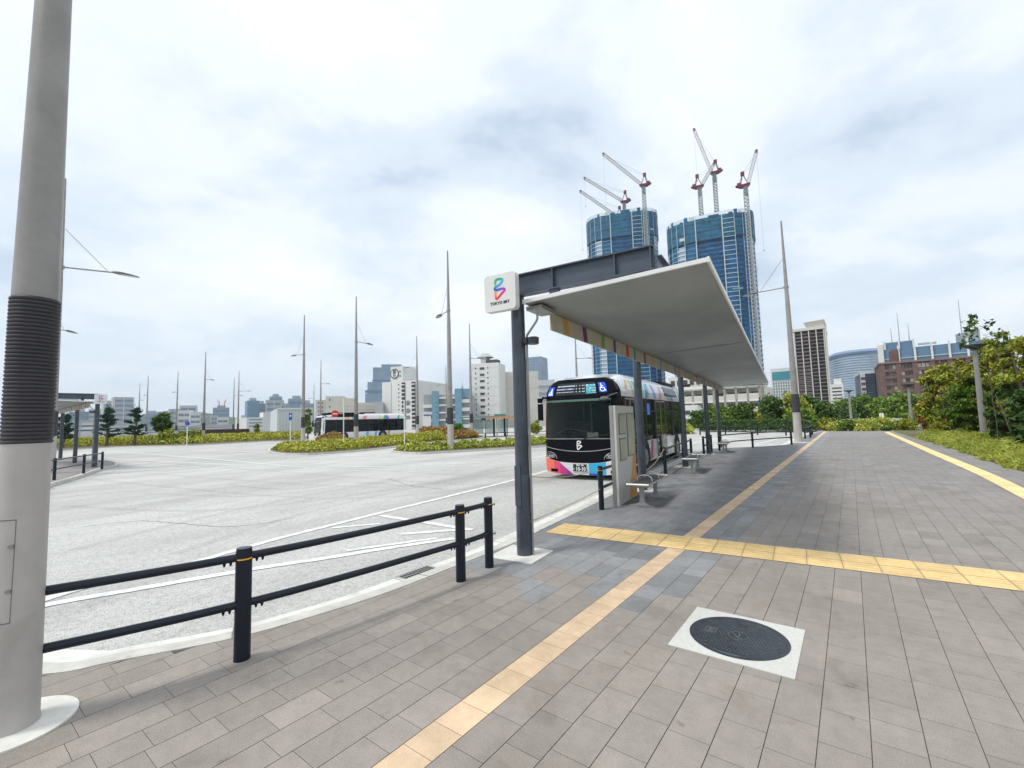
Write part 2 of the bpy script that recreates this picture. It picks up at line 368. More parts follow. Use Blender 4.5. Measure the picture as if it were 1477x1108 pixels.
# cross strip of tactile tiles, laid on the pavers
ty = mat('yellow_tactile', (.76, .55, .25), .7, 0, var=.06, scale=4, attr='tint', bump=.2); add_speckle(ty, 120, .85)
tl = MB(); tc_ = []
TT = .3*K
def L2(u, v, z): p = T0+E1*u+E2*v; return (p.x, p.y, z)
def tactile_tile(f, u0, v0, dots, shade):
    g_ = .003
    def add(*q): tl.quad(*q); tc_.append((shade, shade, shade, 1))
    add(f(u0+g_, v0+g_, .005), f(u0+TT-g_, v0+g_, .005), f(u0+TT-g_, v0+TT-g_, .005), f(u0+g_, v0+TT-g_, .005))
    if dots:
        for i in range(5):
            for j in range(5):
                cu, cv, r = u0+TT*(i+.5)/5, v0+TT*(j+.5)/5, .012
                n0 = len(tl.f); tl.add([f(cu+r*1.7*math.cos(k*math.pi/3), cv+r*1.7*math.sin(k*math.pi/3), .0052) for k in range(6)]+[f(cu+r*math.cos(k*math.pi/3), cv+r*math.sin(k*math.pi/3), .0105) for k in range(6)],
                       [tuple(range(6, 12))]+[(k, (k+1) % 6, 6+(k+1) % 6, 6+k) for k in range(6)])
                tc_.extend([(shade*1.05,)*3+(1,)]*(len(tl.f)-n0))
    else:
        for j in range(4):
            cv = v0+TT*(j+.5)/4; n0 = len(tl.f)
            a, b, h = u0+.015, u0+TT-.015, .0105
            tl.add([f(a, cv-.019, .0052), f(b, cv-.019, .0052), f(b, cv+.019, .0052), f(a, cv+.019, .0052), f(a+.008, cv-.010, h), f(b-.008, cv-.010, h), f(b-.008, cv+.010, h), f(a+.008, cv+.010, h)],
                   [(4, 5, 6, 7), (0, 1, 5, 4), (1, 2, 6, 5), (2, 3, 7, 6), (3, 0, 4, 7)]); tc_.extend([(shade*1.08,)*3+(1,)]*(len(tl.f)-n0))
for i in range(-9, 26):
    for j in range(2):
        tactile_tile(L2, i*TT, j*TT, i < -6, rnd.uniform(.88, 1.06))
o = tl.build('tactile_cross_strip', ty, smooth=False); struct(o); color_attr(o.data, tc_)
# long strip on the right of the path
le = [gp(*p) for p in [(1464, 713.8), (1413.9, 687), (1372, 667.8), (1325.3, 646.9), (1275, 623.5)]]
d0 = (le[0]-le[1]).normalized(); le = [le[0]+d0*10, le[0]+d0*5]+le
tl = MB(); tc_ = []; acc = smooth_curve(le[::-1], 400); cur = acc[0]; pts_ = [acc[0]]
for p in acc:
    if (p-pts_[-1]).length >= TT: pts_.append(p)
for a, b in zip(pts_[:-1], pts_[1:]):
    t = (a-b).normalized(); q = Vector((-t.y, t.x, 0)); q = q if q.x > 0 else -q
    for j in range(1):
        def f(u, v, z, a=b, t=t, q=q): p = a+q*u+t*v; return (p.x, p.y, z)
        tactile_tile(f, 0, 0, False, rnd.uniform(.92, 1.06))
o = tl.build('tactile_side_strip', mat('tan_tactile', (.80, .59, .30), .75, 0, var=.05, attr='tint'), smooth=False); struct(o); color_attr(o.data, tc_)

# white road markings
def mark(pts, w=.13, z=ZR+.008):
    g = MB(); P = smooth_curve([gp(x, y, ZR) for x, y in pts], 6); ribbon(g, P, w, z)
    return struct(g.build('road_marking', M['line'], smooth=False))
for pts, w in [([(30, 888), (69.5, 873), (202, 849.6), (368, 821), (477, 804.5), (560, 791), (655, 777)], .15),
               ([(30, 878), (69.5, 863.8), (150, 841), (240, 823.5), (320, 800), (406, 776), (470, 760), (557.6, 738), (640, 718), (740, 693), (790, 679)], .15),
               ([(500, 795), (567, 785.6), (630, 777)], .1), ([(548, 744), (600, 752), (681, 765)], .14), ([(579, 771), (657, 765)], .14), ([(479, 762), (548, 756)], .1),
               ([(159, 650.8), (291, 661), (423, 672.8), (500, 673.8), (600, 672), (738, 664.5), (800, 655)], .16), ([(155.7, 661), (237, 666), (355, 671.8)], .16),
               ([(169, 676), (305, 670)], .16), ([(291, 650), (400, 653), (500, 657.5), (568, 655.5)], .16), ([(175, 671), (215, 668)], .35), ([(222, 668.5), (248, 667)], .35),
               ([(1035, 640), (1090, 640), (1125, 632)], .15)]:
    mark(pts, w)
def tyre_mark(pts, w=.22):
    g = MB(); P = smooth_curve([gp(x, y, ZR) for x, y in pts], 12); q = offset_(P, 1.9)
    ribbon(g, P, w, ZR+.0045); ribbon(g, q, w, ZR+.0045); return struct(g.build('tyre_mark', TM, smooth=False))
def offset_(P, d):
    out = []
    for i, p in enumerate(P):
        t = (P[min(i+1, len(P)-1)]-P[max(i-1, 0)]).normalized(); out.append(Vector((p.x-t.y*d, p.y+t.x*d, p.z)))
    return out
TM = mat('tyre_rubber_mark', (.16, .16, .16), .85, alpha=.075)
for pts in ([(170, 662), (420, 682), (700, 700), (800, 690)], [(120, 690), (400, 716), (620, 712), (790, 684)], [(90, 730), (330, 735), (600, 700), (740, 672)], [(300, 655), (500, 664), (720, 664), (800, 660)], [(250, 800), (480, 730), (700, 684), (800, 670)]): tyre_mark(pts)
# sealed cracks and a darker repair patch
for pts in ([(120, 760), (210, 752), (330, 760), (420, 748)], [(330, 700), (420, 706), (500, 696), (600, 702)], [(560, 690), (590, 700), (640, 706)]):
    g = MB(); P = smooth_curve([gp(x, y, ZR) for x, y in pts], 14); P = [p+Vector((rnd.uniform(-.03, .03), rnd.uniform(-.03, .03), 0)) for p in P]; ribbon(g, P, .022, ZR+.0062); struct(g.build('sealed_crack', mat('crack_seal', (.14, .14, .145), .6, alpha=.7), smooth=False))
# left island platform
def island(front, back, name, h=.0, bed=True, kw=.17, sheet=None, zt=-.02):
    F = [gp(x, y, ZR) for x, y in front]; B = [gp(x, y, ZR) for x, y in back]
    ring = smooth_curve(F+B[::-1], 5, closed=True)
    n = len(ring); ar = sum(ring[i].x*ring[(i+1) % n].y-ring[(i+1) % n].x*ring[i].y for i in range(n))
    if ar < 0: ring = ring[::-1]
    g = MB(); g.prism([(p.x, p.y) for p in ring], ZR-.05, zt); struct(g.build(name+'_kerb', M['kerb'], smooth=False))
    c = sum(ring, Vector())/n
    inn = []
    for i, p in enumerate(ring):
        t = (ring[(i+1) % n]-ring[i-1]).normalized(); inn.append((p.x-t.y*kw, p.y+t.x*kw))
    g = MB(); g.prism(inn, ZR-.04, zt+.012); struct(g.build(name+'_bed', sheet or M['soil'], smooth=False))
    return ring
island([(40, 716), (74, 703), (110, 692), (150, 678), (172, 673)], [(0, 676), (60, 672), (110, 668), (158, 667)], 'platform', sheet=mat('platform_paving', (.27, .25, .24), .85, scale=3), zt=-.0)
I1 = island([(567, 653), (600, 655.5), (643.7, 653.5), (740, 648), (800, 644), (850, 640)], [(572, 650), (640, 646), (740, 641), (800, 636.5), (850, 634)], 'small_island')
I2 = island([(388, 653), (430, 657), (500, 653), (560, 647), (620, 639.5), (690, 633.5)], [(397, 646), (450, 643), (520, 639), (600, 634), (660, 630.5), (697, 629.5)], 'large_island')
I3 = island([(60, 651), (159, 645.7), (271, 643.3), (372, 638), (433, 636)], [(50, 641), (159, 638.5), (271, 635.5), (372, 632), (440, 630)], 'far_verge')

# ------------------------------------------------------------------ foliage
def leaf_mesh(name, P, size, mt, parent=None, up=.35, tint=(.62, 1.25), aspect=.55, hshade=None):
    n = len(P); P = np.asarray(P, float)
    d = nr.normal(size=(n, 3)); d /= np.linalg.norm(d, axis=1)[:, None]
    q = nr.normal(size=(n, 3)); q[:, 2] += up; q -= d*(q*d).sum(1)[:, None]; q /= np.linalg.norm(q, axis=1)[:, None]
    s = size*nr.uniform(.6, 1.35, n)[:, None]
    a = P-d*s; b = P+q*s*aspect; c = P+d*s; e = P-q*s*aspect
    V = np.stack([a, b, c, e], 1).reshape(-1, 3)
    me = bpy.data.meshes.new(name); me.vertices.add(4*n); me.vertices.foreach_set('co', V.ravel())
    me.loops.add(4*n); me.loops.foreach_set('vertex_index', np.arange(4*n)); me.polygons.add(n)
    me.polygons.foreach_set('loop_start', np.arange(n)*4); me.polygons.foreach_set('loop_total', np.full(n, 4))
    me.update(calc_edges=True); me.materials.append(mt)
    v = nr.uniform(*tint, n); h = nr.uniform(.9, 1.12, n)
    color_attr(me, np.stack([v*h, v, v/h, np.ones(n)], 1))
    o = bpy.data.objects.new(name, me); col.objects.link(o)
    if parent: o.parent = parent
    return o
def strip_points(front, back, n, hgt, lump=.3, fr=1.2, seed=0, z0=0., taper=None):
    """points filling a lumpy mass over the band between two polylines, denser near its skin"""
    F = smooth_curve(front, 10); B = smooth_curve(back, 10); m_ = min(len(F), len(B))
    F = np.array([F[int(i*(len(F)-1)/(m_-1))] for i in range(m_)]); B = np.array([B[int(i*(len(B)-1)/(m_-1))] for i in range(m_)])
    L_ = np.r_[0, np.cumsum(np.linalg.norm(np.diff((F+B)/2, axis=0), axis=1))]
    s = nr.uniform(0, L_[-1], n); t = nr.uniform(0, 1, n)
    f = np.stack([np.interp(s, L_, F[:, k]) for k in range(3)], 1); b = np.stack([np.interp(s, L_, B[:, k]) for k in range(3)], 1)
    p = f*(1-t)[:, None]+b*t[:, None]
    lum = 1+lump*(np.sin(p[:, 0]*fr+seed)*np.cos(p[:, 1]*fr*1.3+seed)*.6+np.sin(p[:, 0]*fr*2.7+p[:, 1]*fr*2.1)*.4)
    prof = np.minimum(1, 6*np.minimum(t, 1-t)+.25)**.5
    endp = np.minimum(1, np.minimum(s, L_[-1]-s)/(hgt*1.2)+.2)**.5
    H = hgt*lum*prof*endp*(taper+(1-taper)*s/L_[-1] if taper else 1); k = nr.uniform(0, 1, n)**.55
    p[:, 2] = z0+H*k+nr.normal(0, .03, n); return p
def hedge(front, back, n, h, mt, label, size=.06, lump=.25, fr=1.2, group=None, z0=ZR+.08, cat='hedge', name='hedge', up=.6, taper=None):
    F = [gp(x, y, ZR) for x, y in front]; B = [gp(x, y, ZR) for x, y in back]
    o = leaf_mesh(name, strip_points(F, B, n, h, lump, fr, rnd.random()*9, z0, taper), size, mt, up=up); return tag(o, label, cat, group)
hedge([(394, 651), (430, 655), (500, 651.5), (560, 645.5), (620, 638.5), (645, 636)], [(402, 646), (450, 643.5), (520, 639.5), (600, 634.5), (640, 632)], 42000, .82, M['leaf_olive'], 'long yellow-green hedge on the kerbed island in front of the parked white bus', .085, lump=.2, taper=.5)
hedge([(648, 636), (690, 633)], [(645, 632), (690, 630)], 7000, .75, M['leaf_rust'], 'short rust-red shrub mass at the right end of the long hedge island', .10)
hedge([(455, 641.5), (500, 640)], [(455, 640), (500, 638)], 3000, .95, M['leaf_rust'], 'rust-brown shrub patch beside the front corner of the far white bus', .09)
hedge([(572, 651.5), (600, 653.5), (643.7, 651.5), (740, 646), (800, 642), (850, 638)], [(577, 650), (640, 646.5), (740, 641.5), (800, 637), (850, 634.5)], 22000, .38, M['grass'], 'low grassy planting on the small kerbed island with a mast in it', .09, lump=.45, fr=2.2)
hedge([(60, 649), (159, 644), (271, 641.7), (372, 636.6), (433, 634.6)], [(50, 641), (159, 638.5), (271, 635.5), (372, 632), (440, 630)], 42000, .95, M['leaf_olive'], 'long low olive hedge along the far left side of the road', .13, lump=.2)
hedge([(600, 628.5), (640, 627.5), (668, 627.5)], [(600, 626.5), (640, 626), (668, 626)], 4000, 1.1, M['leaf_rust'], 'rust-red shrubs behind the right end of the long hedge', .16)
# ================================================================== STREET LAMPS (tall masts)
HL = 13.2
def make_mast(fine=False, arm_len=2.3, label='', group='tall mast lamps around the bus yard', head=True):
    t = empty('mast_lamp', (0, 0, 0), 0, label, 'street lamp', group)
    n = 48 if fine else 16
    zs0, zs1 = (1.633, 2.53) if fine else (1.72, 2.78)
    b = MB(); b.lathe([(.126, 0), (.126, .02), (.122, .05), (.108, 1.64)] if fine else [(.22, 0), (.22, .02), (.215, .05), (.195, 1.72)], n); b.build('base_column', M['mast_base'], t)
    s = MB()
    if fine:
        prof = []
        nr_ = 38; dz_ = (zs1-zs0-.004)/nr_
        for i in range(nr_):
            z = zs0+.002+i*dz_; prof += [(.1075, z), (.1135, z+.27*dz_), (.1145, z+.5*dz_), (.1135, z+.73*dz_), (.1075, z+.97*dz_)]
        s.lathe([(.105, zs0)]+prof+[(.105, zs1)], 64)
    else: s.lathe([(.203, 1.72), (.203, 2.78)], n)
    s.build('rubber_sleeve', M['sleeve'], t)
    m_ = MB(); m_.lathe([(.106, 2.53), (.086, 4.56), (.06, 9), (.04, HL), (.02, HL+.03)] if fine else [(.17, 2.78), (.16, 4), (.115, 8.6), (.11, 8.62), (.06, 12), (.045, HL), (.02, HL+.03)], n); m_.build('mast', M['mast'], t)
    if head:
        a = MB(); a.tube([(.08, 0, 9.15), (arm_len-.55, 0, 9.28)], .032, 10); a.bar((-.10, 0, 9.15), (.14, 0, 9.15), .2, .12); a.build('arm', M['mast'], t)
        a = MB(); a.tube([(.09, 0, 10.9), (arm_len-.75, 0, 9.3)], .012, 6); a.build('stay_cable', M['mast'], t)
        h = MB(); x0 = arm_len-.6; zz = 9.28
        sec = [(0, .05, .05, 0), (.08, .12, .07, .01), (.35, .19, .085, .0), (.75, .17, .05, -.02), (1.0, .07, .02, -.03)]
        vs = []; k = 10
        for (dx, w, hh, dzz) in sec:
            for i in range(k):
                an = 2*math.pi*i/k; vs.append((x0+dx, w*math.cos(an), zz+dzz+hh*max(-.35, math.sin(an))))
        h.add(vs, [(i*k+j, (i+1)*k+j, (i+1)*k+(j+1) % k, i*k+(j+1) % k) for i in range(4) for j in range(k)]+[tuple(range(k)), tuple(range(5*k-1, 4*k-1, -1))])
        hd = h.build('lamp_head', mat('lamp_head_grey', (.16, .165, .17), .4, .3), t)
        l_ = MB(); l_.box(x0+.3, x0+.85, -.12, .12, zz-.045, zz-.034); l_.build('lens', mat('lamp_lens', (.55, .56, .55), .3), hd)
    if fine:
        d = MB(); r = .2075
        def q(a, z): rr = .1235-(.014/1.6)*(z-.05); return (rr*math.cos(a), rr*math.sin(a), z)
        a0, a1 = R(-150), R(-98)
        for k in range(12):
            u, v = a0+(a1-a0)*k/12, a0+(a1-a0)*(k+1)/12
            for z0, z1 in ((.62, .625), (1.195, 1.20)): d.quad(q(u, z0), q(v, z0), q(v, z1), q(u, z1))
        for z0 in np.arange(.62, 1.2, .05):
            for u in (a0, a1): d.quad(q(u-.012, z0), q(u+.012, z0), q(u+.012, min(1.2, z0+.05)), q(u-.012, min(1.2, z0+.05)))
        hd_ = d.build('access_door_seam', mat('seam_dark', (.14, .13, .12), .7), t, smooth=False)
        d = MB()
        for z in (.75, 1.07): d.box(-.01, .01, -.01, .01, 0, .006)
        l_ = MB()
        for z in (.8, 1.05):
            p = Vector(q(a1-.12, z)); l_.tube([p, p+Vector((p.x, p.y, 0)).normalized()*.012], .012, 10); l_.build('door_screw', M['grey_steel'], hd_); l_ = MB()
    return t
def dist_for_top(px, py, H, z0=ZR):
    d = ray(px, py); return (H+z0-CH)/d.z*math.hypot(d.x, d.y)
def place_mast(o, px, py, label, side, frac):
    """px,py: where the mast's tip is seen; side/frac: which way and how far the arm points across the view"""
    D = dist_for_top(px, py, HL); p = at(px, py, D); o.location = (p.x, p.y, ZR); az = math.atan2(p.y, p.x)
    depth = p.x*CF.x+p.y*CF.y; fr = min(1, frac*depth/FPX/2.65); th = az-math.pi/2*side   # arm across the view on the given side
    o.rotation_euler = (0, 0, th+side*math.acos(fr)); o['label'] = label
near = make_mast(True, label='thick grey mast with black ribbed sleeve in the left foreground', head=True)
FP = gp(14, 1050); near.location = FP; near.rotation_euler = (0, 0, R(80))
g = MB(); g.lathe([(.29, -.02), (.29, .012)], 56); pd = g.build('concrete_pad', M['concrete'], near)
proto = make_mast(False)
masts = [(94, 258, 'mast lamp just right of the foreground mast, arm reaching right over the road', 1, 100),
 (257, 536, 'slim mast lamp standing left of the round blue sign on the far verge', -1, 6), (296.8, 508, 'mast lamp right of the round blue sign, head pointing right', 1, 11),
 (439, 455, 'mast lamp at the nose of the far white bus, head pointing left', -1, 17), (513.8, 428, 'mast lamp rising from the long hedge before the white bus, head pointing right', 1, 24),
 (601, 485, 'mast lamp before the big white warehouse, head pointing left', -1, 18), (645.5, 362, 'tallest-looking mast lamp on the small grassy island, head pointing left', -1, 18),
 (677, 467, 'mast lamp beside the rust-red shrubs left of the white tower block, head pointing right', 1, 23), (1128, 345, 'mast lamp at the far end of the canopy on the paved path', -1, 54),
 (338, 545, 'left mast lamp of the pair beside the low brown building, head pointing right', 1, 12), (345, 535, 'right and taller mast lamp of the pair beside the low brown building', 1, 17),
 (463, 520, 'thin distant mast lamp above the front of the far white bus', 1, 13), (202, 553, 'faint far mast lamp between the left two round pine trees', 1, 4), (214, 542, 'faint far mast lamp just left of the dark round tree', -1, 4),
 (829, 470, 'mast lamp seen below the canopy edge above the front bus roof', 1, 26), (643, 526, 'small far mast lamp behind the small-island mast, head pointing left', -1, 14), (453, 553, 'faintest far mast lamp over the pale shed left of the small beige block', -1, 8),
 (1093, 478, 'mast lamp half hidden behind the far end of the canopy', -1, 24)]
for i, (px, py, lb, sd_, fr) in enumerate(masts):
    o = proto if i == 0 else copy_tree(proto)
    place_mast(o, px, py, lb, sd_, fr)
    if px == 1128:
        p = gp(1152, 638); o.location = (p.x, p.y, 0); g = MB(); g.box(-.5, .5, -.5, .5, -.02, .006); g.build('concrete_pad', M['concrete'], o)
# lower mast hidden behind the foreground one: only its arm and head are seen
o = copy_tree(proto); place_mast(o, 71, 390, 'mast hidden behind the foreground mast with only its small head showing at the right', 1, 34)
# park lamps with flat disc heads
def park_lamp(px, py, tx, ty, label):
    p = gp(px, py); D = math.hypot(p.x, p.y); h = at(tx, ty, D).z
    t = empty('park_lamp', p, 0, label, 'park lamp', 'disc-topped park lamps along the planting')
    b = MB(); b.lathe([(.135, 0), (.13, .5), (.085, h-.1)], 16); b.build('post', M['mast'], t)
    b = MB(); b.lathe([(.09, h-.12), (.12, h-.05), (.42, h+.11), (.44, h+.13), (.44, h+.15), (.1, h+.16)], 24); b.build('disc_head', mat('disc_dark', (.06, .07, .07), .5), t)
    b = MB()
    for k in range(6):
        a = k*math.pi/3; b.bar((.1*math.cos(a), .1*math.sin(a), h-.06), (.5*math.cos(a), .5*math.sin(a), h+.14), .015, .02)
    b.build('rib', mat('disc_dark'  , (.06, .07, .07)), t)
park_lamp(1421, 640, 1406, 502, 'tallest park lamp with a dark disc head in front of the right-hand trees')
park_lamp(1316, 620, 1310, 557, 'middle park lamp before the brown apartment block')
park_lamp(1229, 617, 1223, 565, 'park lamp at the far end of the path before the curved glass tower')

# ================================================================== RAILINGS
def post(p, ang, label, group, h=.80, w=.105, d=.075, name='rail_post', local=None):
    pass
def railing(pts, label, hs=(.735, .395), ends=(True, True), r=.0285, posth=.80, skip=(), extra=None, group='black twin-rail barriers'):
    """pts: post positions; rails bend through them"""
    t = empty('railing', pts[0], 0, label, 'railing', group); o0 = Vector(pts[0])
    Q = [Vector(p)-o0 for p in pts]
    for i, p in enumerate(Q):
        a = Q[max(i-1, 0)]; b = Q[min(i+1, len(Q)-1)]; an = math.atan2(b.y-a.y, b.x-a.x)
        if i in skip: continue
        e = empty_local = MB()
        n = 20; ca, sa = math.cos(an), math.sin(an)
        def ring(rx_, ry_, z, dz=0): return [(p.x+ca*rx_*math.cos(2*math.pi*k/n)-sa*ry_*math.sin(2*math.pi*k/n), p.y+sa*rx_*math.cos(2*math.pi*k/n)+ca*ry_*math.sin(2*math.pi*k/n), z+dz*math.sin(2*math.pi*k/n)) for k in range(n)]
        m_ = MB()
        zs = [(0, .056, .048), (posth-.085, .056, .048), (posth-.083, .051, .043), (posth-.08, .056, .048), (posth-.035, .056, .048), (posth, .052, .044)]
        vs = sum([ring(a_, b_, z) for z, a_, b_ in zs], [])
        m_.add(vs, [(j*n+k, j*n+(k+1) % n, (j+1)*n+(k+1) % n, (j+1)*n+k) for j in range(len(zs)-1) for k in range(n)]+[tuple(range((len(zs)-1)*n, len(zs)*n))])
        po = m_.build('post', M['black'], t)
        m_ = MB(); m_.add(ring(.0575, .0495, posth-.082)+ring(.0575, .0495, posth-.072), [(k, (k+1) % n, n+(k+1) % n, n+k) for k in range(n)]); m_.build('reflector_band', M['orange'], po)
        bm_ = MB()
        for z in hs:
            for sgn in (-1, 1):
                for dd in (.085, .125):
                    c_ = p+Vector((ca, sa, 0))*sgn*dd; bm_.tube([c_+Vector((0, 0, z-r-.022)), c_+Vector((0, 0, z-r))], [.006, .012], 8)
        bm_.build('bolt', M['black'], po)
    P = smooth_curve(Q, 12) if len(Q) > 2 else Q
    for z in hs:
        m_ = MB(); m_.tube([q+Vector((0, 0, z)) for q in P], r, 14); m_.build('rail', M['black'], t)
    return t
B1, B2, B3 = gp(349, 951), gp(665, 838), gp(706, 818)
B0 = B1+Vector((-.62, -1.85, 0)); 
railing([B0, B1, B2, B3], 'black twin-rail barrier curving along the kerb in the foreground with orange-banded posts')
def E1_(u, v): return Vector((math.cos(.0821)*u-math.sin(.0821)*v, math.sin(.0821)*u+math.cos(.0821)*v, 0))*K
pb = gp(868, 735); pk = gp(906, 712)
railing([pb, E1_(-2.93, 9.15)], 'short black rail with a round post just before the timetable board')
railing([gp(960, 684.6), gp(997.7, 662)], 'black rail beside the bus between the second and third canopy pillars')
railing([gp(1015.5, 656.5), gp(1026.6, 652.5)], 'short black rail by the fourth canopy pillar')
railing([gp(1038, 650.5), gp(1086, 645.6), gp(1142, 641.5)], 'black twin-rail barrier across the end of the platform behind the last bench')
railing([gp(1161.5, 633), gp(1168.8, 631.5), gp(1172, 627)], 'small black rail just right of the mast at the path end')
railing([gp(1010, 627.5), gp(1046.6, 626.5), gp(1093, 627.7), gp(1133.9, 628.6), gp(1170, 629.5)], 'long low black railing on the far side of the side road')
railing([gp(790, 633, ZR), gp(760, 634, ZR), gp(730, 635, ZR), gp(700, 636.5, ZR)][::-1], 'distant black railing beyond the small island left of the front bus', posth=.7)

# ================================================================== CANOPY
YP = [0, 5.6, 10.9, 16.4, 20.5]
logo_loop = [(215, 268), (255, 262), (292, 268), (300, 290), (262, 325), (205, 352), (200, 370), (225, 380), (285, 376), (322, 382), (325, 400), (285, 432), (240, 470), (222, 478), (212, 465), (208, 420), (208, 350), (208, 300)]
GC = [(0, .45, .25), (.0, .40, .22), (.05, .45, .35), (.05, .45, .80), (.05, .4, .9), (.0, .22, .62), (.03, .10, .55), (.04, .12, .65), (.2, .08, .5), (.55, .03, .45), (.8, .0, .35), (.85, .02, .15), (.85, .02, .08), (.9, .05, .04), (.9, .1, .03), (.95, .35, .03), (.55, .6, .05), (.02, .5, .12)]
M['ribbon'] = mat('logo_ribbon', (1, 1, 1), .4, var=0, attr='tint')
def logo(parent, name, cx, cz, hgt, y, white=False, scale_x=1.0, width=None):
    """ribbon emblem drawn in the plane y=const, facing -y"""
    P = smooth_curve([Vector((px, pz, 0)) for px, pz in logo_loop], 8, closed=True); n = len(P)
    s = hgt/216.; w = (width or 30)*s*.9; g = MB(); L_, R_ = [], []
    for i, p in enumerate(P):
        d = (P[(i+1) % n]-P[i-1]).normalized(); q = Vector((-d.y, d.x, 0))*w/2/s
        lay = -.0006*(math.sin(i/n*math.pi*2)+1)
        for k, arr in ((1, L_), (-1, R_)): arr.append((cx+(p.x+k*q.x-262)*s*scale_x, y+lay, cz-(p.y+k*q.y-370)*s))
    g.add(L_+R_, [(i, n+i, n+(i+1) % n, (i+1) % n) for i in range(n)])
    o = g.build(name, M['white'] if white else M['ribbon'], parent, smooth=False)
    if not white:
        cols = []
        for i in range(n): j = i/8; a = GC[int(j) % len(GC)]; b = GC[(int(j)+1) % len(GC)]; f = j-int(j); cols.append(tuple(a[k]*(1-f)+b[k]*f for k in range(3))+(1,))
        color_attr(o.data, cols)
    return o
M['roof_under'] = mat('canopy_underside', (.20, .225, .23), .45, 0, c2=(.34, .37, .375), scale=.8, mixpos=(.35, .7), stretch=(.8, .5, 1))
M['slot'] = mat('slot_dark', (.03, .03, .03), .9); M['cream'] = mat('cream_board', (.52, .47, .38), .55, 0, var=.04)
M['beam'] = mat('beam_navy', (.075, .095, .125), .38, .1, var=.06, scale=3)
FC = [(.58, .33, .10), (.14, .03, .20), (.22, .38, .08), (.05, .06, .28), (.62, .07, .03), (.03, .36, .28), (.30, .05, .14), (.60, .38, .2), (.25, .2, .5), (.5, .35, .25), (.15, .3, .5), (.5, .2, .15), (.2, .3, .2), (.45, .3, .1)]
def canopy(loc, rz, YP, label, fine=True, mirror=1):
    t = empty('bus_stop_canopy', loc, rz, label, 'bus stop canopy', 'long canopies with coloured fascia')
    y0, y1 = -.13, YP[-1]+1.1
    for i, y in enumerate(YP):
        b = MB(); b.lathe([(.099, -.01), (.099, .52)], 28, (0, y)); b.lathe([(.094, .50), (.094, .98), (.09, 1.0)], 28, (0, y)); b.lathe([(.09, .96), (.09, 3.32)], 28, (0, y)); pl = b.build('pillar', M['navy'], t)
        b = MB()
        if i % 2 == 0: b.box(-.055, .03, y-.106, y-.085, .62, 1.12)
        else: b.box(-.045, .045, y-.102, y-.08, .7, 1.1)
        b.build('hatch', M['navy'], pl)
        b = MB(); b.box(-.36, .26, y-.3, y+.3, -.02, .007); b.build('footing_pad', M['concrete'], t)
        b = MB(); yb = y-.02
        b.box(-.05, 1.80, yb-.006, yb+.006, 3.335, 3.585)
        for z in (3.32, 3.585): b.box(-.05, 1.80, yb-.065, yb+.065, z, z+.015)
        for x in (.55, 1.35, 1.76): b.box(x, x+.012, yb-.06, yb+.06, 3.335, 3.585)
        b.box(.5, .62, yb-.04, yb+.04, 3.255, 3.32); b.box(1.6, 1.76, yb-.05, yb+.05, 3.27, 3.32)
        b.build('cantilever_beam', M['beam'], t)
    b = MB(); b.box(1.82, 1.832, y0+.1, y1-.2, 3.33, 3.47)
    for z in (3.318, 3.47): b.box(1.77, 1.88, y0+.1, y1-.2, z, z+.012)
    b.build('long_beam', M['beam'], t)
    # roof slabs between seams
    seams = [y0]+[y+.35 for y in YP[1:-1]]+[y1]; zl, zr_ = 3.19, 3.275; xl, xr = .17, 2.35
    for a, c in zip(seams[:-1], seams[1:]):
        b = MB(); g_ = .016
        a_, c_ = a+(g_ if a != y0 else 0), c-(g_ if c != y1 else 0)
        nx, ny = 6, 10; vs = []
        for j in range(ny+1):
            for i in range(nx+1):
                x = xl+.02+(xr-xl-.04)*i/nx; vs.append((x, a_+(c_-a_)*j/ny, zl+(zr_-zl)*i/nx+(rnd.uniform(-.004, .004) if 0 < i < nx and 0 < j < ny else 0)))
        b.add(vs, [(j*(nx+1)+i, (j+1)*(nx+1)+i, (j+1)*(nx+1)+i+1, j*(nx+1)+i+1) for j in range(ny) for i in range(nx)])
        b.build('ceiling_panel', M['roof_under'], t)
        if a != y0:
            b = MB(); b.add([(xl+.02, a-.022, zl-.003), (xr-.02, a-.022, zr_-.003), (xr-.02, a+.022, zr_-.003), (xl+.02, a+.022, zl-.003)], [(0, 3, 2, 1)]); b.build('ceiling_seam', M['slot'], t, smooth=False)
    b = MB()
    b.add([(xl, y0, zl-.004), (xr, y0, zr_-.004), (xr, y0+.03, zr_-.004), (xl, y0+.03, zl-.004), (xl, y0, zl+.042), (xr, y0, zr_+.042), (xr, y0+.03, zr_+.042), (xl, y0+.03, zl+.042)], [(0, 3, 2, 1), (4, 5, 6, 7), (0, 1, 5, 4), (2, 3, 7, 6), (0, 4, 7, 3), (1, 2, 6, 5)])
    b.box(xr-.002, xr+.02, y0, y1, zr_-.008, zr_+.05); b.box(xl-.02, xl+.002, y0, y1, zl-.006, zl+.042)
    b.quad((xl, y0, zl+.038), (xr, y0, zr_+.04), (xr, y1, zr_+.038), (xl, y1, zl+.038))
    b.quad((xl, y0, zl+.015), (xl, y1, zl+.015), (xr, y1, zr_+.015), (xr, y0, zr_+.015))
    b.box(xl, xr, y1-.02, y1, zl-.004, zl+.06); b.build('roof', M['white'], t)
    b = MB(); b.box(xl+.03, xl+.05, .55, y1-.02, zl-.25, zl-.006); fa = b.build('fascia_board', M['cream'], t)
    n = int((y1-1)/.62)
    yy = .95; k = 0
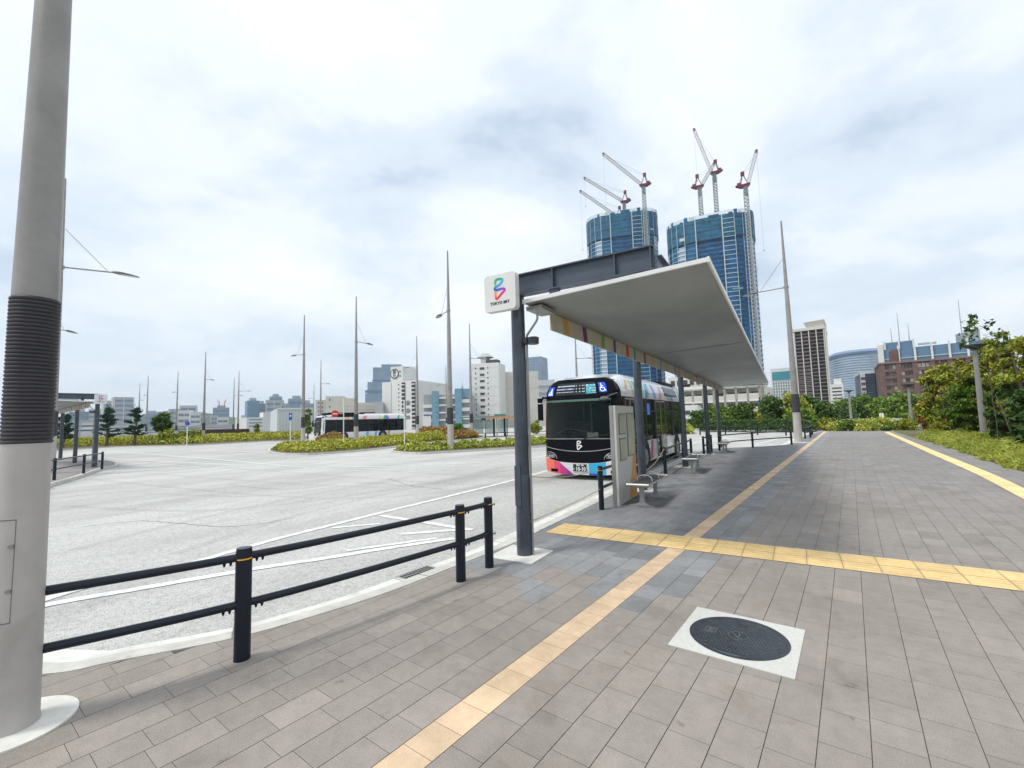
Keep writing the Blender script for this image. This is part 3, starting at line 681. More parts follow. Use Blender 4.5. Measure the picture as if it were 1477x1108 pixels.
    while yy < y1-.3:
        c = FC[k % len(FC)]; w = rnd.uniform(.14, .24); s_ = rnd.choice((-.05, .0, .05))*(-1 if k % 2 else 1); b = MB()
        x = xl+.053
        b.quad((x, yy+s_, zl-.25), (x, yy+w+s_, zl-.25), (x, yy+w, zl-.008), (x, yy, zl-.008)); b.quad((xl+.027, yy+w+s_, zl-.25), (xl+.027, yy+s_, zl-.25), (xl+.027, yy, zl-.008), (xl+.027, yy+w, zl-.008))
        b.build('colour_block', mat('fascia_%d' % (k % len(FC)), c, .5, var=.02), fa, smooth=False); k += 1
        yy += rnd.uniform(.55, .75) if k % 2 else rnd.uniform(.75, 1.25)
    # sign box
    b = MB(); sx0, sx1, sz0, sz1, r_ = -.30, .17, 3.085, 3.565, .045; po = []
    for cx_, cz_, a0 in ((sx1-r_, sz1-r_, 0), (sx0+r_, sz1-r_, 90), (sx0+r_, sz0+r_, 180), (sx1-r_, sz0+r_, 270)):
        po += [(cx_+r_*math.cos(R(a0+k*15)), cz_+r_*math.sin(R(a0+k*15))) for k in range(7)]
    n_ = len(po); ya, yb_ = -.33, -.24
    vs = [(p[0]*.985-.0016, ya, (p[1]-3.33)*.985+3.33) for p in po]+[(p[0], ya+.006, p[1]) for p in po]+[(p[0], yb_, p[1]) for p in po]
    b.add(vs, [tuple(range(n_))]+[((k+1) % n_+j*n_, k+j*n_, k+(j+1)*n_, (k+1) % n_+(j+1)*n_) for j in range(2) for k in range(n_)]+[tuple(range(3*n_-1, 2*n_-1, -1))])
    b.box(-.04, .04, -.24, -.05, 3.3, 3.36)
    sg = b.build('sign_box', mat('sign_box_white', (.72, .72, .70), .35, var=.02), t)
    logo(sg, 'ribbon_logo', -.065, 3.37, .25, -.3325)
    if fine: text_mesh('lettering', 'TOKYO BRT', .052, M['black'], sg, (-.065, -.3335, 3.185), (R(90), 0, 0), ext=.0005, bold=.0012)
    # downpipe
    b = MB(); b.tube([(.28, .02, 3.14), (.28, .02, 3.0), (.26, .02, 2.96), (.12, .02, 2.80), (.112, .02, 2.75), (.112, .02, 0.02)], .015, 10); b.build('downpipe', M['alu'], t)
    b = MB(); b.box(.13, .36, .0, .42, 3.12, 3.17); b.build('gutter_box', M['alu'], t)
    for i, y in enumerate(YP):
        if i in (0, 2, 4) or (i in (1,) and not fine):
            b = MB(); b.tube([(.09, y, 2.72), (.15, y, 2.72)], .05, 16); b.tube([(.15, y, 2.72), (.22, y, 2.72)], .022, 10); b.tube([(.23, y-.02, 2.755), (.23, y-.02, 2.745), (.23, y-.02, 2.665)], [.06, .075, .07], 16)
            b.build('spotlight', mat('spot_dark', (.04, .042, .05), .45), t)
    if mirror < 0:
        done = set()
        for ch in t.children_recursive:
            if ch.name.split('.')[0] in ('ribbon_logo', 'lettering'): ch.location.x = ch.location.x+.13; continue
            if ch.data.name in done: continue
            done.add(ch.data.name)
            for v in ch.data.vertices: v.co.x = -v.co.x
            ch.data.flip_normals()
    return t
CB = Vector(gp(757, 800)); CA = .103
ce1 = Vector((math.cos(CA), math.sin(CA), 0)); ce2 = Vector((-math.sin(CA), math.cos(CA), 0))
def cw(x, y, z=0): return CB+ce1*x+ce2*y+Vector((0, 0, z))
canopy((CB.x, CB.y, 0), CA, YP, 'long white bus stop canopy on navy pillars with a square sign at its near corner')
lp = gp(136.5, 674, 0); lq = at(84, 640, lp.length+12); lq.z = 0; ld = lq-lp
canopy((lp.x, lp.y, 0), math.atan2(ld.y, ld.x)-math.pi/2, [0, 5.6, 10.9, 16.4], 'small distant bus stop canopy on its own platform at the far left', fine=True, mirror=-1)
railing([gp(147, 677, 0), gp(120.5, 683, 0), gp(78, 693, 0), gp(40, 703, 0)], 'low rail along the edge of the far-left platform')

# ================================================================== BENCHES
def bench_make():
    t = empty('bench', (0, 0, 0), 0, '', 'bench', 'grey metal benches under the canopy')
    L_, W_ = 1.62, .40; b = MB(); n = 14
    for i in range(n):
        x = -W_/2+.035+(W_-.07)*i/(n-1); b.box(x-.009, x+.009, -L_/2+.05, L_/2-.05, .425, .445)
    b.box(-W_/2+.02, W_/2-.02, -L_/2+.05, L_/2-.05, .415, .424)
    b.build('seat_grille', mat('seat_grey', (.085, .09, .095), .45, .3), t)
    fr = MB(); fr.tube([(-W_/2, -L_/2+.05, .43), (-W_/2, L_/2-.05, .43)], .02, 10); fr.tube([(W_/2, -L_/2+.05, .43), (W_/2, L_/2-.05, .43)], .02, 10)
    for s in (-1, 1):
        fr.tube([(-W_/2-.01, s*(L_/2-.035), .43), (W_/2+.01, s*(L_/2-.035), .43)], .036, 12)
    fr.build('seat_frame', M['alu'], t)
    for s in (-1, 1):
        b = MB(); y = s*.52
        vs = []; lv = [(0, .24, .05), (.02, .24, .05), (.045, .12, .045), (.09, .045, .04), (.2, .034, .038), (.33, .04, .04), (.4, .12, .045), (.415, .17, .05)]
        for z, hw, hd in lv: vs += [(-hw, y-hd, z), (hw, y-hd, z), (hw, y+hd, z), (-hw, y+hd, z)]
        b.add(vs, [(0, 3, 2, 1), (28, 29, 30, 31)]+[(j*4+k, j*4+(k+1) % 4, (j+1)*4+(k+1) % 4, (j+1)*4+k) for j in range(7) for k in range(4)])
        b.build('leg', M['alu'], t)
    for y in (-.27, .27):
        b = MB(); pts = [(-.14+.14*(1-math.cos(a)), y, .43+.13*math.sin(a)**.6) for a in np.linspace(0, math.pi, 15)]; b.tube(pts, .011, 8); b.build('armrest', M['silver'], t)
    return t
bn = bench_make()
for i, (q, lb) in enumerate([((937, 724), 'nearest metal bench, beside the timetable board'), ((1003, 680), 'middle metal bench, beside the third pillar'), ((1046, 652.5), 'farthest metal bench, by the rail at the canopy end')]):
    o = bn if i == 0 else copy_tree(bn)
    p = gp(*q); o.location = p; o.rotation_euler = (0, 0, CA); o['label'] = lb

# ================================================================== TIMETABLE BOARD
a_ = gp(893.8, 730); b_ = gp(919.5, 713.5)
ang = math.atan2(b_.y-a_.y, b_.x-a_.x); Lk = (b_-a_).length
kt = empty('timetable_board', a_, ang, 'white timetable board with three framed sheets and an orange wedge at its foot', 'notice board')
hk = at(885.5, 585, math.hypot(a_.x, a_.y)).z
kb = MB(); kb.box(0, Lk, 0, .05, 0, hk); kb.build('panel', mat('board_cream', (.56, .55, .52), .45, var=.02), kt)
kb = MB(); kb.box(-.012, .03, .05, .12, 0, hk); kb.build('edge_profile', M['alu'], kt)
wmat = mat('board_orange', (.62, .30, .05), .5, var=.03); wm2 = mat('board_coral', (.70, .30, .16), .5, var=.03)
kb = MB(); kb.quad((Lk*.55, -.002, 0.02), (Lk, -.002, .02), (Lk, -.002, hk*.44), (Lk*.93, -.002, hk*.60)); kb.build('orange_wedge', wmat, kt, smooth=False)
kb = MB(); kb.quad((Lk*.965, -.004, .02), (Lk, -.004, .02), (Lk, -.004, hk*.56), (Lk*.93, -.004, hk*.62)); kb.build('coral_wedge', wm2, kt, smooth=False)
for (x0, x1, z0, z1) in ((.13, .46, .70, .92), (.13, .46, .40+.03, .665), (.55, .93, .455, .925)):
    kb = MB(); kb.box(Lk*x0, Lk*x1, -.014, -.001, hk*z0, hk*z1); fr = kb.build('poster_frame', mat('frame_olive', (.22, .22, .17), .5), kt)
    kb = MB(); kb.box(Lk*x0+.03, Lk*x1-.03, -.018, -.013, hk*z0+.03, hk*z1-.03); kb.build('timetable_sheet', mat('paper', (.46, .47, .36), .3, c2=(.36, .38, .27), scale=6), fr)

# rope strung between the first pillar and the bus-side post
def sag(a, b, s): return [Vector(a).lerp(Vector(b), k/12)+Vector((0, 0, -s*4*(k/12)*(1-k/12))) for k in range(13)]
rp = MB(); rp.tube(sag(cw(.1, .0, .98), pb+Vector((0, 0, .76)), .07), .006, 6); tag(rp.build('rope', mat('rope_yellow', (.45, .38, .22), .8)), 'thin tan rope from the first pillar to the round post top', 'rope')
rp = MB(); rp.tube(sag(cw(.1, .0, .42), pb+Vector((0, 0, .38)), .02), .006, 6); tag(rp.build('rope', mat('rope_yellow', (.45, .38, .22))), 'lower slack tan rope running near the kerb to the round post', 'rope')
rp = MB(); q1 = gp(960, 684.6); rp.tube(sag(cw(.0, YP[1], .42), q1+Vector((0, 0, .76)), .12), .008, 6); tag(rp.build('rope', mat('rope_yellow', (.45, .38, .22))), 'rope hanging from the second pillar to the rail post beside the bus door', 'rope')
# drain grate in the gutter
dg = [gp(*p, ZR) for p in [(583, 837), (597, 824), (627, 817), (612, 832)]]
dc = sum(dg, Vector())/4; dx = (gp(614, 819, ZR)-gp(592, 835, ZR)); da = math.atan2((dg[2]-dg[1]).y, (dg[2]-dg[1]).x)
dt = empty('drain_grate', (dc.x, dc.y, ZR), math.atan2(kx(3.6*K)-kx(3.2*K), -.4*K)+math.pi, 'slotted steel drain grate in the concrete gutter', 'drain')
dt.rotation_euler = (0, 0, math.atan2(.42*K, kx(3.55*K)-kx(3.13*K)))
b = MB(); b.box(-.25, .25, -.14, .14, .004, .010); b.build('frame', M['alu'], dt)
b = MB()
for i in range(10):
    for j in range(3): b.box(-.22+i*.045, -.195+i*.045, -.11+j*.078, -.05+j*.078, .0102, .0125)
b.build('slot', M['slot'], dt)
# manhole
mp_ = [gp(*p) for p in [(963.7, 930.9), (1006.3, 876.2), (1161, 908.6), (1145.4, 980.9)]]; mc = sum(mp_, Vector())/4
hs_ = .365*K
mh = empty('manhole', (mc.x, mc.y, 0), 0, 'round cast-iron manhole cover set in a square pale concrete frame', 'manhole cover')
b = MB(); b.box(-hs_, hs_, -hs_, hs_, -.02, .005); b.build('concrete_frame', mat('manhole_concrete', (.60, .60, .56), .85, var=.03, scale=30, bump=.3), mh)
add_stains(MATS['manhole_concrete']); iron = mat('cast_iron', (.045, .055, .068), .42, .35, var=.12, scale=12); iron2 = mat('cast_iron_worn', (.12, .135, .15), .4, .5, var=.15, scale=20)
rc = .312*K; b = MB(); b.lathe([(rc, .004), (rc, .009), (rc-.018, .010), (rc-.022, .007), (rc-.03, .007), (rc-.034, .0105), (rc-.05, .0108), (.01, .0108)], 72); cv = b.build('iron_cover', iron, mh)
b = MB(); pitch = .026
for i in range(-16, 17):
    for j in range(-16, 17):
        x, y = i*pitch+(pitch/2 if j % 2 else 0), j*pitch; rr = math.hypot(x, y)
        if rr > rc-.06 or rr < .075 or (-.24 < x < -.15 and abs(y) < .045): continue
        b.box(x-.0085, x+.0085, y-.007, y+.007, .0106, .0135)
b.build('raised_studs', iron2, cv, smooth=False)
b = MB(); N_ = 40
for rr, w in ((.068, .004),):
    ribbon(b, [(rr*math.cos(2*math.pi*k/N_), rr*math.sin(2*math.pi*k/N_)) for k in range(N_)], w, .0142, True)
ribbon(b, smooth_curve([Vector(p) for p in [(-.05, .04, 0), (-.02, .0, 0), (.0, -.03, 0), (.035, -.045, 0)]], 6), .006, .0142); ribbon(b, smooth_curve([Vector(p) for p in [(.0, -.03, 0), (.01, .02, 0), (-.01, .06, 0)]], 6), .006, .0142)
b.box(-.235, -.155, -.04, -.036, .011, .014); b.box(-.235, -.155, .036, .04, .011, .014); b.box(-.235, -.231, -.04, .04, .011, .014); b.box(-.159, -.155, -.04, .04, .011, .014)
b.box(-.22, -.17, -.02, -.016, .011, .014); b.box(-.22, -.17, .012, .016, .011, .014); b.box(-.2, -.196, -.03, .03, .011, .014)
b.build('emblem', mat('iron_worn', (.24, .25, .26), .5, .4), cv, smooth=False)
for sy in (-1, 1):
    b = MB(); b.box(-.03, -.004, sy*.2-.02, sy*.2+.02, .0107, .0145); b.box(.004, .03, sy*.2-.02, sy*.2+.02, .0107, .0145); b.build('key_slot', M['slot'], cv)

# ================================================================== TRAFFIC SIGNS
def sign_post(px, py, ty, label, build, h=None):
    p = gp(px, py, ZR); D = math.hypot(p.x, p.y); hh = at(px, ty, D).z-ZR
    t = empty('traffic_sign', p, math.atan2(p.y, p.x)-math.pi/2, label, 'traffic sign')
    b = MB(); b.lathe([(.04, 0), (.04, hh)], 12); b.build('post', M['white'], t); build(t, hh); return t
def disc(t, x, z, r, face, name='sign_face', y=-.06):
    b = MB(); b.tube([(x, y, z), (x, y-.02, z)], r, 32); return b.build(name, face, t)
def s1(t, h):
    d = disc(t, -.62, h-.15, .27, M['red']); b = MB(); b.box(-.79, -.45, -.088, -.0805, h-.19, h-.11); b.build('white_bar', M['white'], d)
    b = MB(); b.bar((-.4, -.03, h-.15), (0, -.03, h-.15), .03, .03); b.build('bracket', M['white'], t)
sign_post(495.5, 648, 594, 'red no-entry sign on a white post before the far white bus windows', s1)
def s2(t, h):
    for i in range(2): disc(t, .28, h-.25-i*.6, .20, M['grey_steel'], 'sign_back', y=.02)
    b = MB(); b.box(.12, .44, 0, .02, h-1.5, h-1.2); b.build('plate_back', M['grey_steel'], t)
    b = MB()
    for z in (.25, .85, 1.35): b.bar((0, 0, h-z), (.2, 0, h-z), .03, .03)
    b.build('bracket', M['white'], t)
sign_post(583.5, 646, 577, 'white post with two round sign backs at the right end of the far bus', s2)
def s3(t, h):
    d = disc(t, 0, h, .22, mat('sign_violet', (.10, .04, .35), .4)); b = MB(); b.tube([(0, -.081, h), (0, -.086, h)], .13, 28); b.build('inner_disc', M['blue_sign'], d)
sign_post(269.3, 645, 611, 'round blue-violet no-stopping sign on a white post on the far verge', s3)
def s4(t, h):
    b = MB(); b.box(-.16, .16, -.06, -.04, h-.45, h+.3); d = b.build('sign_face', M['blue_sign'], t); b = MB(); b.tube([(0, -.062, h), (0, -.067, h)], .10, 24); b.build('white_symbol', M['white'], d)
sign_post(418.5, 641, 600, 'rectangular blue sign on a white post left of the far white bus', s4)

# grey wheel stops / small boxes along the far kerb are not visible; far green shelter
def shelter_small():
    p = gp(690, 630, ZR); t = empty('glass_bus_shelter', p, math.atan2(p.y, p.x)-math.pi/2, 'green-framed glass bus shelter beyond the small island', 'bus shelter')
    gm = mat('shelter_green', (.10, .26, .20), .4); gl = mat('shelter_glass', (.30, .46, .42), .1, alpha=.45, var=0)
    for x in (-1.9, -.6, .9, 2.3, 3.6):
        b = MB(); b.box(x-.05, x+.05, -.05, .05, 0, 2.35); b.build('post', gm, t)
    b = MB(); b.box(-2.1, 3.9, -.9, .5, 2.35, 2.48); b.box(2, 3.4, -.6, .4, 2.48, 2.7); b.build('roof', gm, t)
    for x in (-.55, .95, 2.35): 
        b = MB(); b.box(x+.05, x+1.2, .0, .02, .35, 2.1); b.build('glass_pane', gl, t)
    b = MB(); b.box(-.4, 1, -.3, -.1, .4, .45); b.box(-.3, -.25, -.25, -.15, 0, .4); b.box(.85, .9, -.25, -.15, 0, .4); b.build('bench_seat', M['grey_steel'], t)
    p = gp(722, 630, ZR); t = empty('wooden_roof_shelter', p, math.atan2(p.y, p.x)-math.pi/2, 'small shelter with an orange-tan roof on two dark posts left of the first pillar', 'bus shelter')
    b = MB(); b.box(-1.6, 1.9, -.8, .8, 2.15, 2.3); b.box(-1.5, 1.8, -.7, .7, 2.3, 2.38); b.build('roof', mat('tan_roof', (.55, .27, .13), .6), t)
    for x in (-.75, .5):
        b = MB(); b.box(x-.11, x+.11, -.1, .1, 0, 2.15); b.build('post', M['black'], t)
shelter_small()
# ================================================================== BUSES
M['bus_black'] = mat('bus_gloss_black', (.004, .005, .008), .12, 0, var=0, spec=.12)
M['bus_white'] = mat('bus_gloss_white', (.70, .70, .71), .22, 0, var=.015, coat=.5)
M['bus_silver'] = mat('bus_silver', (.34, .345, .36), .3, .5, var=.02)
def glassm(name, c, a, rough=.04):
    return mat(name, c, rough, 0, var=0, spec=.28, alpha=a)
M['screen_glass'] = glassm('windscreen_glass', (.004, .012, .012), .48)
M['side_glass'] = glassm('side_glass', (.005, .008, .010), 1.0)
M['rubber'] = mat('rubber', (.02, .02, .02), .8)
def C(name, c, r=.3): return mat('livery_'+name, c, r, var=0, coat=.4)
PINK = mat('livery_coral_magenta', (.80, .10, .12), .3, var=0, coat=.4)
def hw(z, top=3.06):
    z = min(max(z, 0), top)
    if z < .34: return 1.21+.04*(z/.34)
    if z < 2.52: return 1.25-.012*(z-.34)
    t = (z-2.52)/(top-2.52); return 1.224-.44*(1-math.sqrt(max(0, 1-t*t)))
DF = .40
def fy(z): return (0 if z < 1.2 else .07*(z-1.2)) + (0 if z < 2.6 else .35*(z-2.6)**2) + (.06*(.5-z) if z < .5 else 0)
def fp(sx, z, off=0.):
    a = math.asin(min(1, abs(sx)))
    p = 2/4.2; X = math.sin(a)**p if a > 0 else 0; Y = 1-math.cos(a)**p if a < math.pi/2 else 1
    s = 1 if sx >= 0 else -1
    nx, ny = s*abs(X)**3, -(1-abs(X)**4)-.05; l = math.hypot(nx, ny)
    return (s*X*hw(z)+nx/l*off, fy(z)+DF*Y+ny/l*off, z)
def sx_of(x):
    """screen parameter for a lateral position x (metres) on the front"""
    X = min(1, abs(x)/1.25); a = math.asin(min(1, X**(4.2/2))); return math.copysign(math.sin(a), x)
def front_patch(name, x0, x1, z0, z1, mt, parent, off=0., nx=26, nz=6, zfun=None):
    b = MB(); vs = []
    for j in range(nz+1):
        for i in range(nx+1):
            xx = x0+(x1-x0)*i/nx; za, zb = (zfun(xx) if zfun else (z0, z1)); z = za+(zb-za)*j/nz
            vs.append(fp(sx_of(xx), z, off))
    b.add(vs, [(j*(nx+1)+i, j*(nx+1)+i+1, (j+1)*(nx+1)+i+1, (j+1)*(nx+1)+i) for j in range(nz) for i in range(nx)])
    return b.build(name, mt, parent)
def ztop(y, L): return 3.06+.16*min(1, max(0, (y-.35)/1.0))+(.06 if y > 1.4 else .06*max(0, (y-.5)/.9))
def prof(y, L, t):
    """t 0..1 runs up the side and over to the roof centre"""
    zt = ztop(y, L)
    if t < .55: z = .30+(2.52-.30)*t/.55; return hw(z), z
    if t < .85:
        k = (t-.55)/.3; a = k*math.pi/2; return 1.224-.44*(1-math.cos(a)), 2.52+(zt-.04-2.52)*math.sin(a)
    k = (t-.85)/.15; return .784*(1-k), zt-.04+.04*k
def side_pt(y, z, side, L, off=0.):
    zt = ztop(y, L)-.04
    if z <= 2.52: x = hw(z); n = (1, 0)
    else:
        s = min(1, (z-2.52)/(zt-2.52)); a = math.asin(s); x = 1.224-.44*(1-math.cos(a)); n = (math.cos(a), math.sin(a))
    return (side*(x+n[0]*off), y, z+n[1]*off)
def side_patch(name, y0, y1, z0, z1, mt, parent, L, side=1, off=.004, slant=0., nz=8, ny=4, b=None):
    bb = b or MB(); vs = []
    for j in range(nz+1):
        z = z0+(z1-z0)*j/nz
        for i in range(ny+1): vs.append(side_pt(y0+(y1-y0)*i/ny+slant*(j/nz), z, side, L, off))
    fs = [(j*(ny+1)+i, j*(ny+1)+i+1, (j+1)*(ny+1)+i+1, (j+1)*(ny+1)+i) for j in range(nz) for i in range(ny)]
    if side > 0: fs = [f[::-1] for f in fs] if False else fs
    bb.add(vs, fs)
    return None if b else bb.build(name, mt, parent)
def make_bus(loc, rz, L, label, front_bus=True):
    t = empty('bus', loc, rz, label, 'bus', 'articulation-free single deck city buses' if False else 'white and colour striped city buses')
    # shell
    ys = [DF, .6, .8, 1.0, 1.3, 1.6, 2.5, 4, 6, 8, L-.5, L-.15, L]; T = [i/26 for i in range(27)]
    b = MB(); vs = []
    for y in ys:
        sh = 0 if y < L-.3 else (.02 if y < L-.05 else .10)
        row = [(prof(y, L, k)[0]-sh, y, prof(y, L, k)[1]-sh*.5) for k in T]; vs += row+[(-x, y_, z) for x, y_, z in row[::-1][1:]]
    nn = 2*len(T)-1
    for j in range(len(ys)-1):
        for i in range(nn-1):
            b.mat(0); b.add([], []); b.f.append([j*nn+i, (j+1)*nn+i, (j+1)*nn+i+1, j*nn+i+1]); b.m.append(0)
    b.v = vs; b.f.append([(len(ys)-1)*nn+i for i in range(nn)]); b.m.append(0)
    body = b.build('body', M['bus_white'], t)
    b = MB(); b.box(-1.15, 1.15, .45, L-.1, .22, .32); b.build('underbody', M['rubber'], t)
    front_patch('lower_bumper', -1.25, 1.25, .15, .56, M['bus_white'], t, 0, zfun=lambda x: (.15+.10*abs(x/1.25)**4, .50+.20*abs(x/1.25)**3))
    if front_bus:
        zf = lambda x: (.155+.10*abs(x/1.25)**4, .495+.20*abs(x/1.25)**3)
        gm = mat('livery_sunset', (.78, .09, .14), .3, var=0, coat=.4)
        front_patch('coral_panel', -1.25, -.86, 0, 0, C('coral', (.85, .16, .10)), t, .004, 14, 4, zf)
        front_patch('red_panel', -.86, -.66, 0, 0, C('rose', (.78, .06, .16)), t, .004, 8, 4, zf)
        b = MB()
        for nm, xa, xb, c in (('magenta_panel', -.66, -.46, (.55, .03, .25)), ('purple_panel', -.46, -.24, (.28, .03, .30))):
            front_patch(nm, xa, xb, 0, 0, C(nm, c), t, .004, 6, 4, lambda x: (.155, max(.17, .50-.34*max(0, (x+.66)/.42))))
        front_patch('cyan_panel', .27, .80, 0, 0, C('cyan', (.02, .42, .72)), t, .004, 8, 4, zf)
        front_patch('blue_panel', .27, .60, .155, .21, C('blue', (.02, .08, .5)), t, .006, 6, 2)
    front_patch('black_front_panel', -1.25, 1.25, 0, 0, M['bus_black'], t, .0, 40, 6, lambda x: (.50+.20*abs(x/1.25)**3, 1.22))
    front_patch('chrome_line', -1.2, 1.2, 0, 0, M['silver'], t, .004, 30, 1, lambda x: (.84+.16*abs(x/1.25)**2, .855+.16*abs(x/1.25)**2))
    front_patch('chrome_line', -1.2, 1.2, 1.215, 1.235, M['alu'], t, .004, 30, 1)
    gl = front_patch('windscreen', -1.20, 1.20, 1.235, 2.42, M['screen_glass'], t, -.004, 40, 8)
    # interior seen through the glass
    b = MB(); b.box(-1.15, 1.15, .5, L-.3, .32, .36); b.box(-1.1, 1.1, .42, .8, .9, 1.2); b.build('dashboard', M['rubber'], t)
    b = MB(); dk = mat('bus_interior_grey', (.12, .15, .15), .7)
    b.box(-1.2, 1.2, L*.45, L*.45+.05, .35, 2.6); b.box(-.2, -.15, 1.6, 3, .4, 2.3); b.box(-1.15, -.3, 1.75, 1.85, .6, 1.75); b.box(-1.16, 1.16, .62, 4, 2.47, 2.5); b.build('cab_interior', dk, t)
    b = MB()
    for x, y in ((-.16, 1.5), (.35, 2.0), (.75, 2.6), (-.7, 2.2)): b.tube([(x, y, .4), (x, y, 2.45)], .022, 8)
    b.tube([(.35, 2.0, 2.1), (.35, 4.5, 2.1)], .018, 8); b.build('grab_pole', mat('pole_teal', (.25, .42, .36), .4), t)
    b = MB(); b.tube([(.6*1, 1.1, 1.2), (.6, 1.0, 1.45)], .05); b.tube([(-.55+.19*math.cos(a), .95+.07*math.sin(a), 1.30+.15*math.sin(a)) for a in np.linspace(0, 2*math.pi, 20)], .016, 8); b.build('steering_wheel', M['rubber'], t)
    b = MB(); b.box(.1, .45, .42, .46, 1.24, 1.40); b.build('dash_sign', mat('dash_white', (.4, .45, .4), .5), t)
    front_patch('green_glass_band', -1.18, 1.0, 2.355, 2.42, mat('green_tint', (.08, .15, .12), .2, var=0), t, .003, 30, 1)
    for s in (-1, 1):
        x0, x1 = (1.185*s, 1.25*s) if s > 0 else (-1.25, -1.185)
        front_patch('screen_pillar', x0, x1, 1.22, 2.44, C('amber', (.72, .30, .06)) if s < 0 else M['bus_black'], t, .005, 5, 6)
    dp = front_patch('display_surround', -1.25, 1.25, 2.42, 3.055, M['bus_black'], t, 0, 40, 10)
    b = MB()
    # dome between the display surround and the roof
    N_ = 30; rows = []
    for j in range(5):
        k = j/4; row = []
        for i in range(N_+1):
            s = -1+2*i/N_; x, y, z = fp(math.copysign(abs(s)**1.0, s), 3.055); yy = y*(1-k)+(.95)*k*1.0+0; zt = ztop(yy, L)
            xx = x*(1-k)+s*.784*k; row.append((xx, max(y, yy) if k else y, 3.055+(zt-3.06)*k+.0))
        rows += row
    b.add(rows, [(j*(N_+1)+i, j*(N_+1)+i+1, (j+1)*(N_+1)+i+1, (j+1)*(N_+1)+i) for j in range(4) for i in range(N_)]); b.build('roof_dome', M['bus_silver'] if front_bus else M['bus_black'], t)
    # side skirts joining front corner to the shell
    if front_bus:
        led = front_patch('display_glass', -.80, .60, 2.56, 2.93, mat('led_black', (.012, .02, .02), .2, var=0), t, .004, 20, 3)
        lw = mat('led_white', (.45, .5, .55), .4, var=0, emit=(.7, .85, 1, .25)); lc = mat('led_cyan', (.1, .5, .6), .4, var=0, emit=(.1, .6, .8, .3)); lp_ = mat('led_violet', (.4, .2, .7), .4, var=0, emit=(.5, .25, .9, .3))
        bw, bc, bv = MB(), MB(), MB()
        def seg(bm, xa, xb, za, zb):
            n = max(1, int((xb-xa)/.1)); pts = [(xa+(xb-xa)*i/n) for i in range(n+1)]
            for p, q in zip(pts[:-1], pts[1:]): bm.quad(fp(sx_of(p), za, .007), fp(sx_of(q), za, .007), fp(sx_of(q), zb, .007), fp(sx_of(p), zb, .007))
        for r_i, z in enumerate((2.84, 2.745, 2.655)):
            x = -.76
            while x < -.15: w = rnd.choice((.02, .035, .05)); seg(bv if r_i == 1 and rnd.random() < .5 else bw, x, x+w, z-(.018 if r_i < 2 else .01), z+(.018 if r_i < 2 else .01)); x += w+.014
            for x in (-.1, .02, .12, .17): seg(bw, x+rnd.uniform(0, .02), x+.04, z-.014, z+.014)
            x = .26
            while x < .55: w = rnd.choice((.03, .05, .08)); seg(bw if rnd.random() < .6 else bc, x, min(.58, x+w), z-.02, z+.02); x += w+.012
        for z in (2.80, 2.70, 2.60): seg(bc, .25, .58, z-.012, z+.010)
        bw.build('led_dashes', lw, led, smooth=False); bc.build('led_bars', lc, led, smooth=False); bv.build('led_accent', lp_, led, smooth=False)
        icon = mat('icon_blue', (.01, .06, .65), .4, var=0, emit=(.01, .10, .9, .2)); iw = mat('icon_white', (.8, .85, .95), .4, var=0, emit=(.8, .9, 1, .6))
        i1 = front_patch('wheelchair_icon', .68, .92, 2.60, 2.90, icon, t, .006, 8, 6)
        def stroke(parent, pts, w, x0, z0, s):
            g_ = MB(); P = [Vector((x0+x*s, z0+z*s, 0)) for x, z in pts]; P = smooth_curve(P, 5); tmp = MB(); ribbon(tmp, P, w, 0)
            g_.add([fp(sx_of(v[0]), v[1], .010) for v in tmp.v], tmp.f); g_.build('icon_stroke', iw, parent, smooth=False)
        cx_, cz_ = .79, 2.735; stroke(i1, [(.06*math.cos(a), .06*math.sin(a)-.03) for a in np.linspace(1.9, 6.4, 14)], .018, cx_, cz_, 1.15)
        stroke(i1, [(-.02, .10), (-.02, .03), (-.018, 0), (.05, -.005), (.07, -.07), (.1, -.07)], .02, cx_, cz_, 1.1); stroke(i1, [(-.02, .055), (.04, .055)], .016, cx_, cz_, 1.1)
        stroke(i1, [(-.025, .11), (-.018, .118), (-.012, .11)], .03, cx_, cz_, 1.1)
        i2 = front_patch('pushchair_icon', -1.09, -.88, 2.56, 2.84, icon, t, .006, 8, 6)
        cx_, cz_ = -.985, 2.68; stroke(i2, [(.03, .11), (.03, .03), (.06, -.1)], .028, cx_, cz_, 1); stroke(i2, [(.03, .05), (.0, -.1)], .026, cx_, cz_, 1); stroke(i2, [(.03, .04), (-.05, -.02), (-.03, -.07)], .016, cx_, cz_, 1); stroke(i2, [(-.06, -.03), (-.06, -.1)], .03, cx_, cz_, 1)
        # emblem on the front: same ribbon shape in white
        lg = logo(t, 'white_emblem', 0, 1.03, .245, -.008, white=True, width=34)
        for v in lg.data.vertices: v.co.y = fy(v.co.z)-.008
        # plate
        b = MB(); b.box(-.23, .21, -.012, .004+fy(.36), .245, .475); pl = b.build('number_plate', mat('plate_green', (.006, .035, .02), .5, var=0), t)
        b = MB()
        for x0, x1, z0, z1 in ((-.23, .21, .245, .251), (-.23, .21, .469, .475), (-.23, -.224, .245, .475), (.204, .21, .245, .475)): b.box(x0, x1, -.015, -.0125, z0, z1)
        b.build('plate_rim', M['white'], pl)
        text_mesh('plate_number', '10-10', .155, M['white'], pl, (.015, -.014, .325), (R(90), 0, 0), ext=.0008, bold=.004, sx=.88)
        text_mesh('plate_small_text', '\u6771\u4eac 200', .062, M['white'], pl, (0, -.014, .438), (R(90), 0, 0), ext=.0008, bold=.002)
        text_mesh('plate_small_text', '\u3044', .06, M['white'], pl, (-.195, -.014, .325), (R(90), 0, 0), ext=.0008, bold=.002)
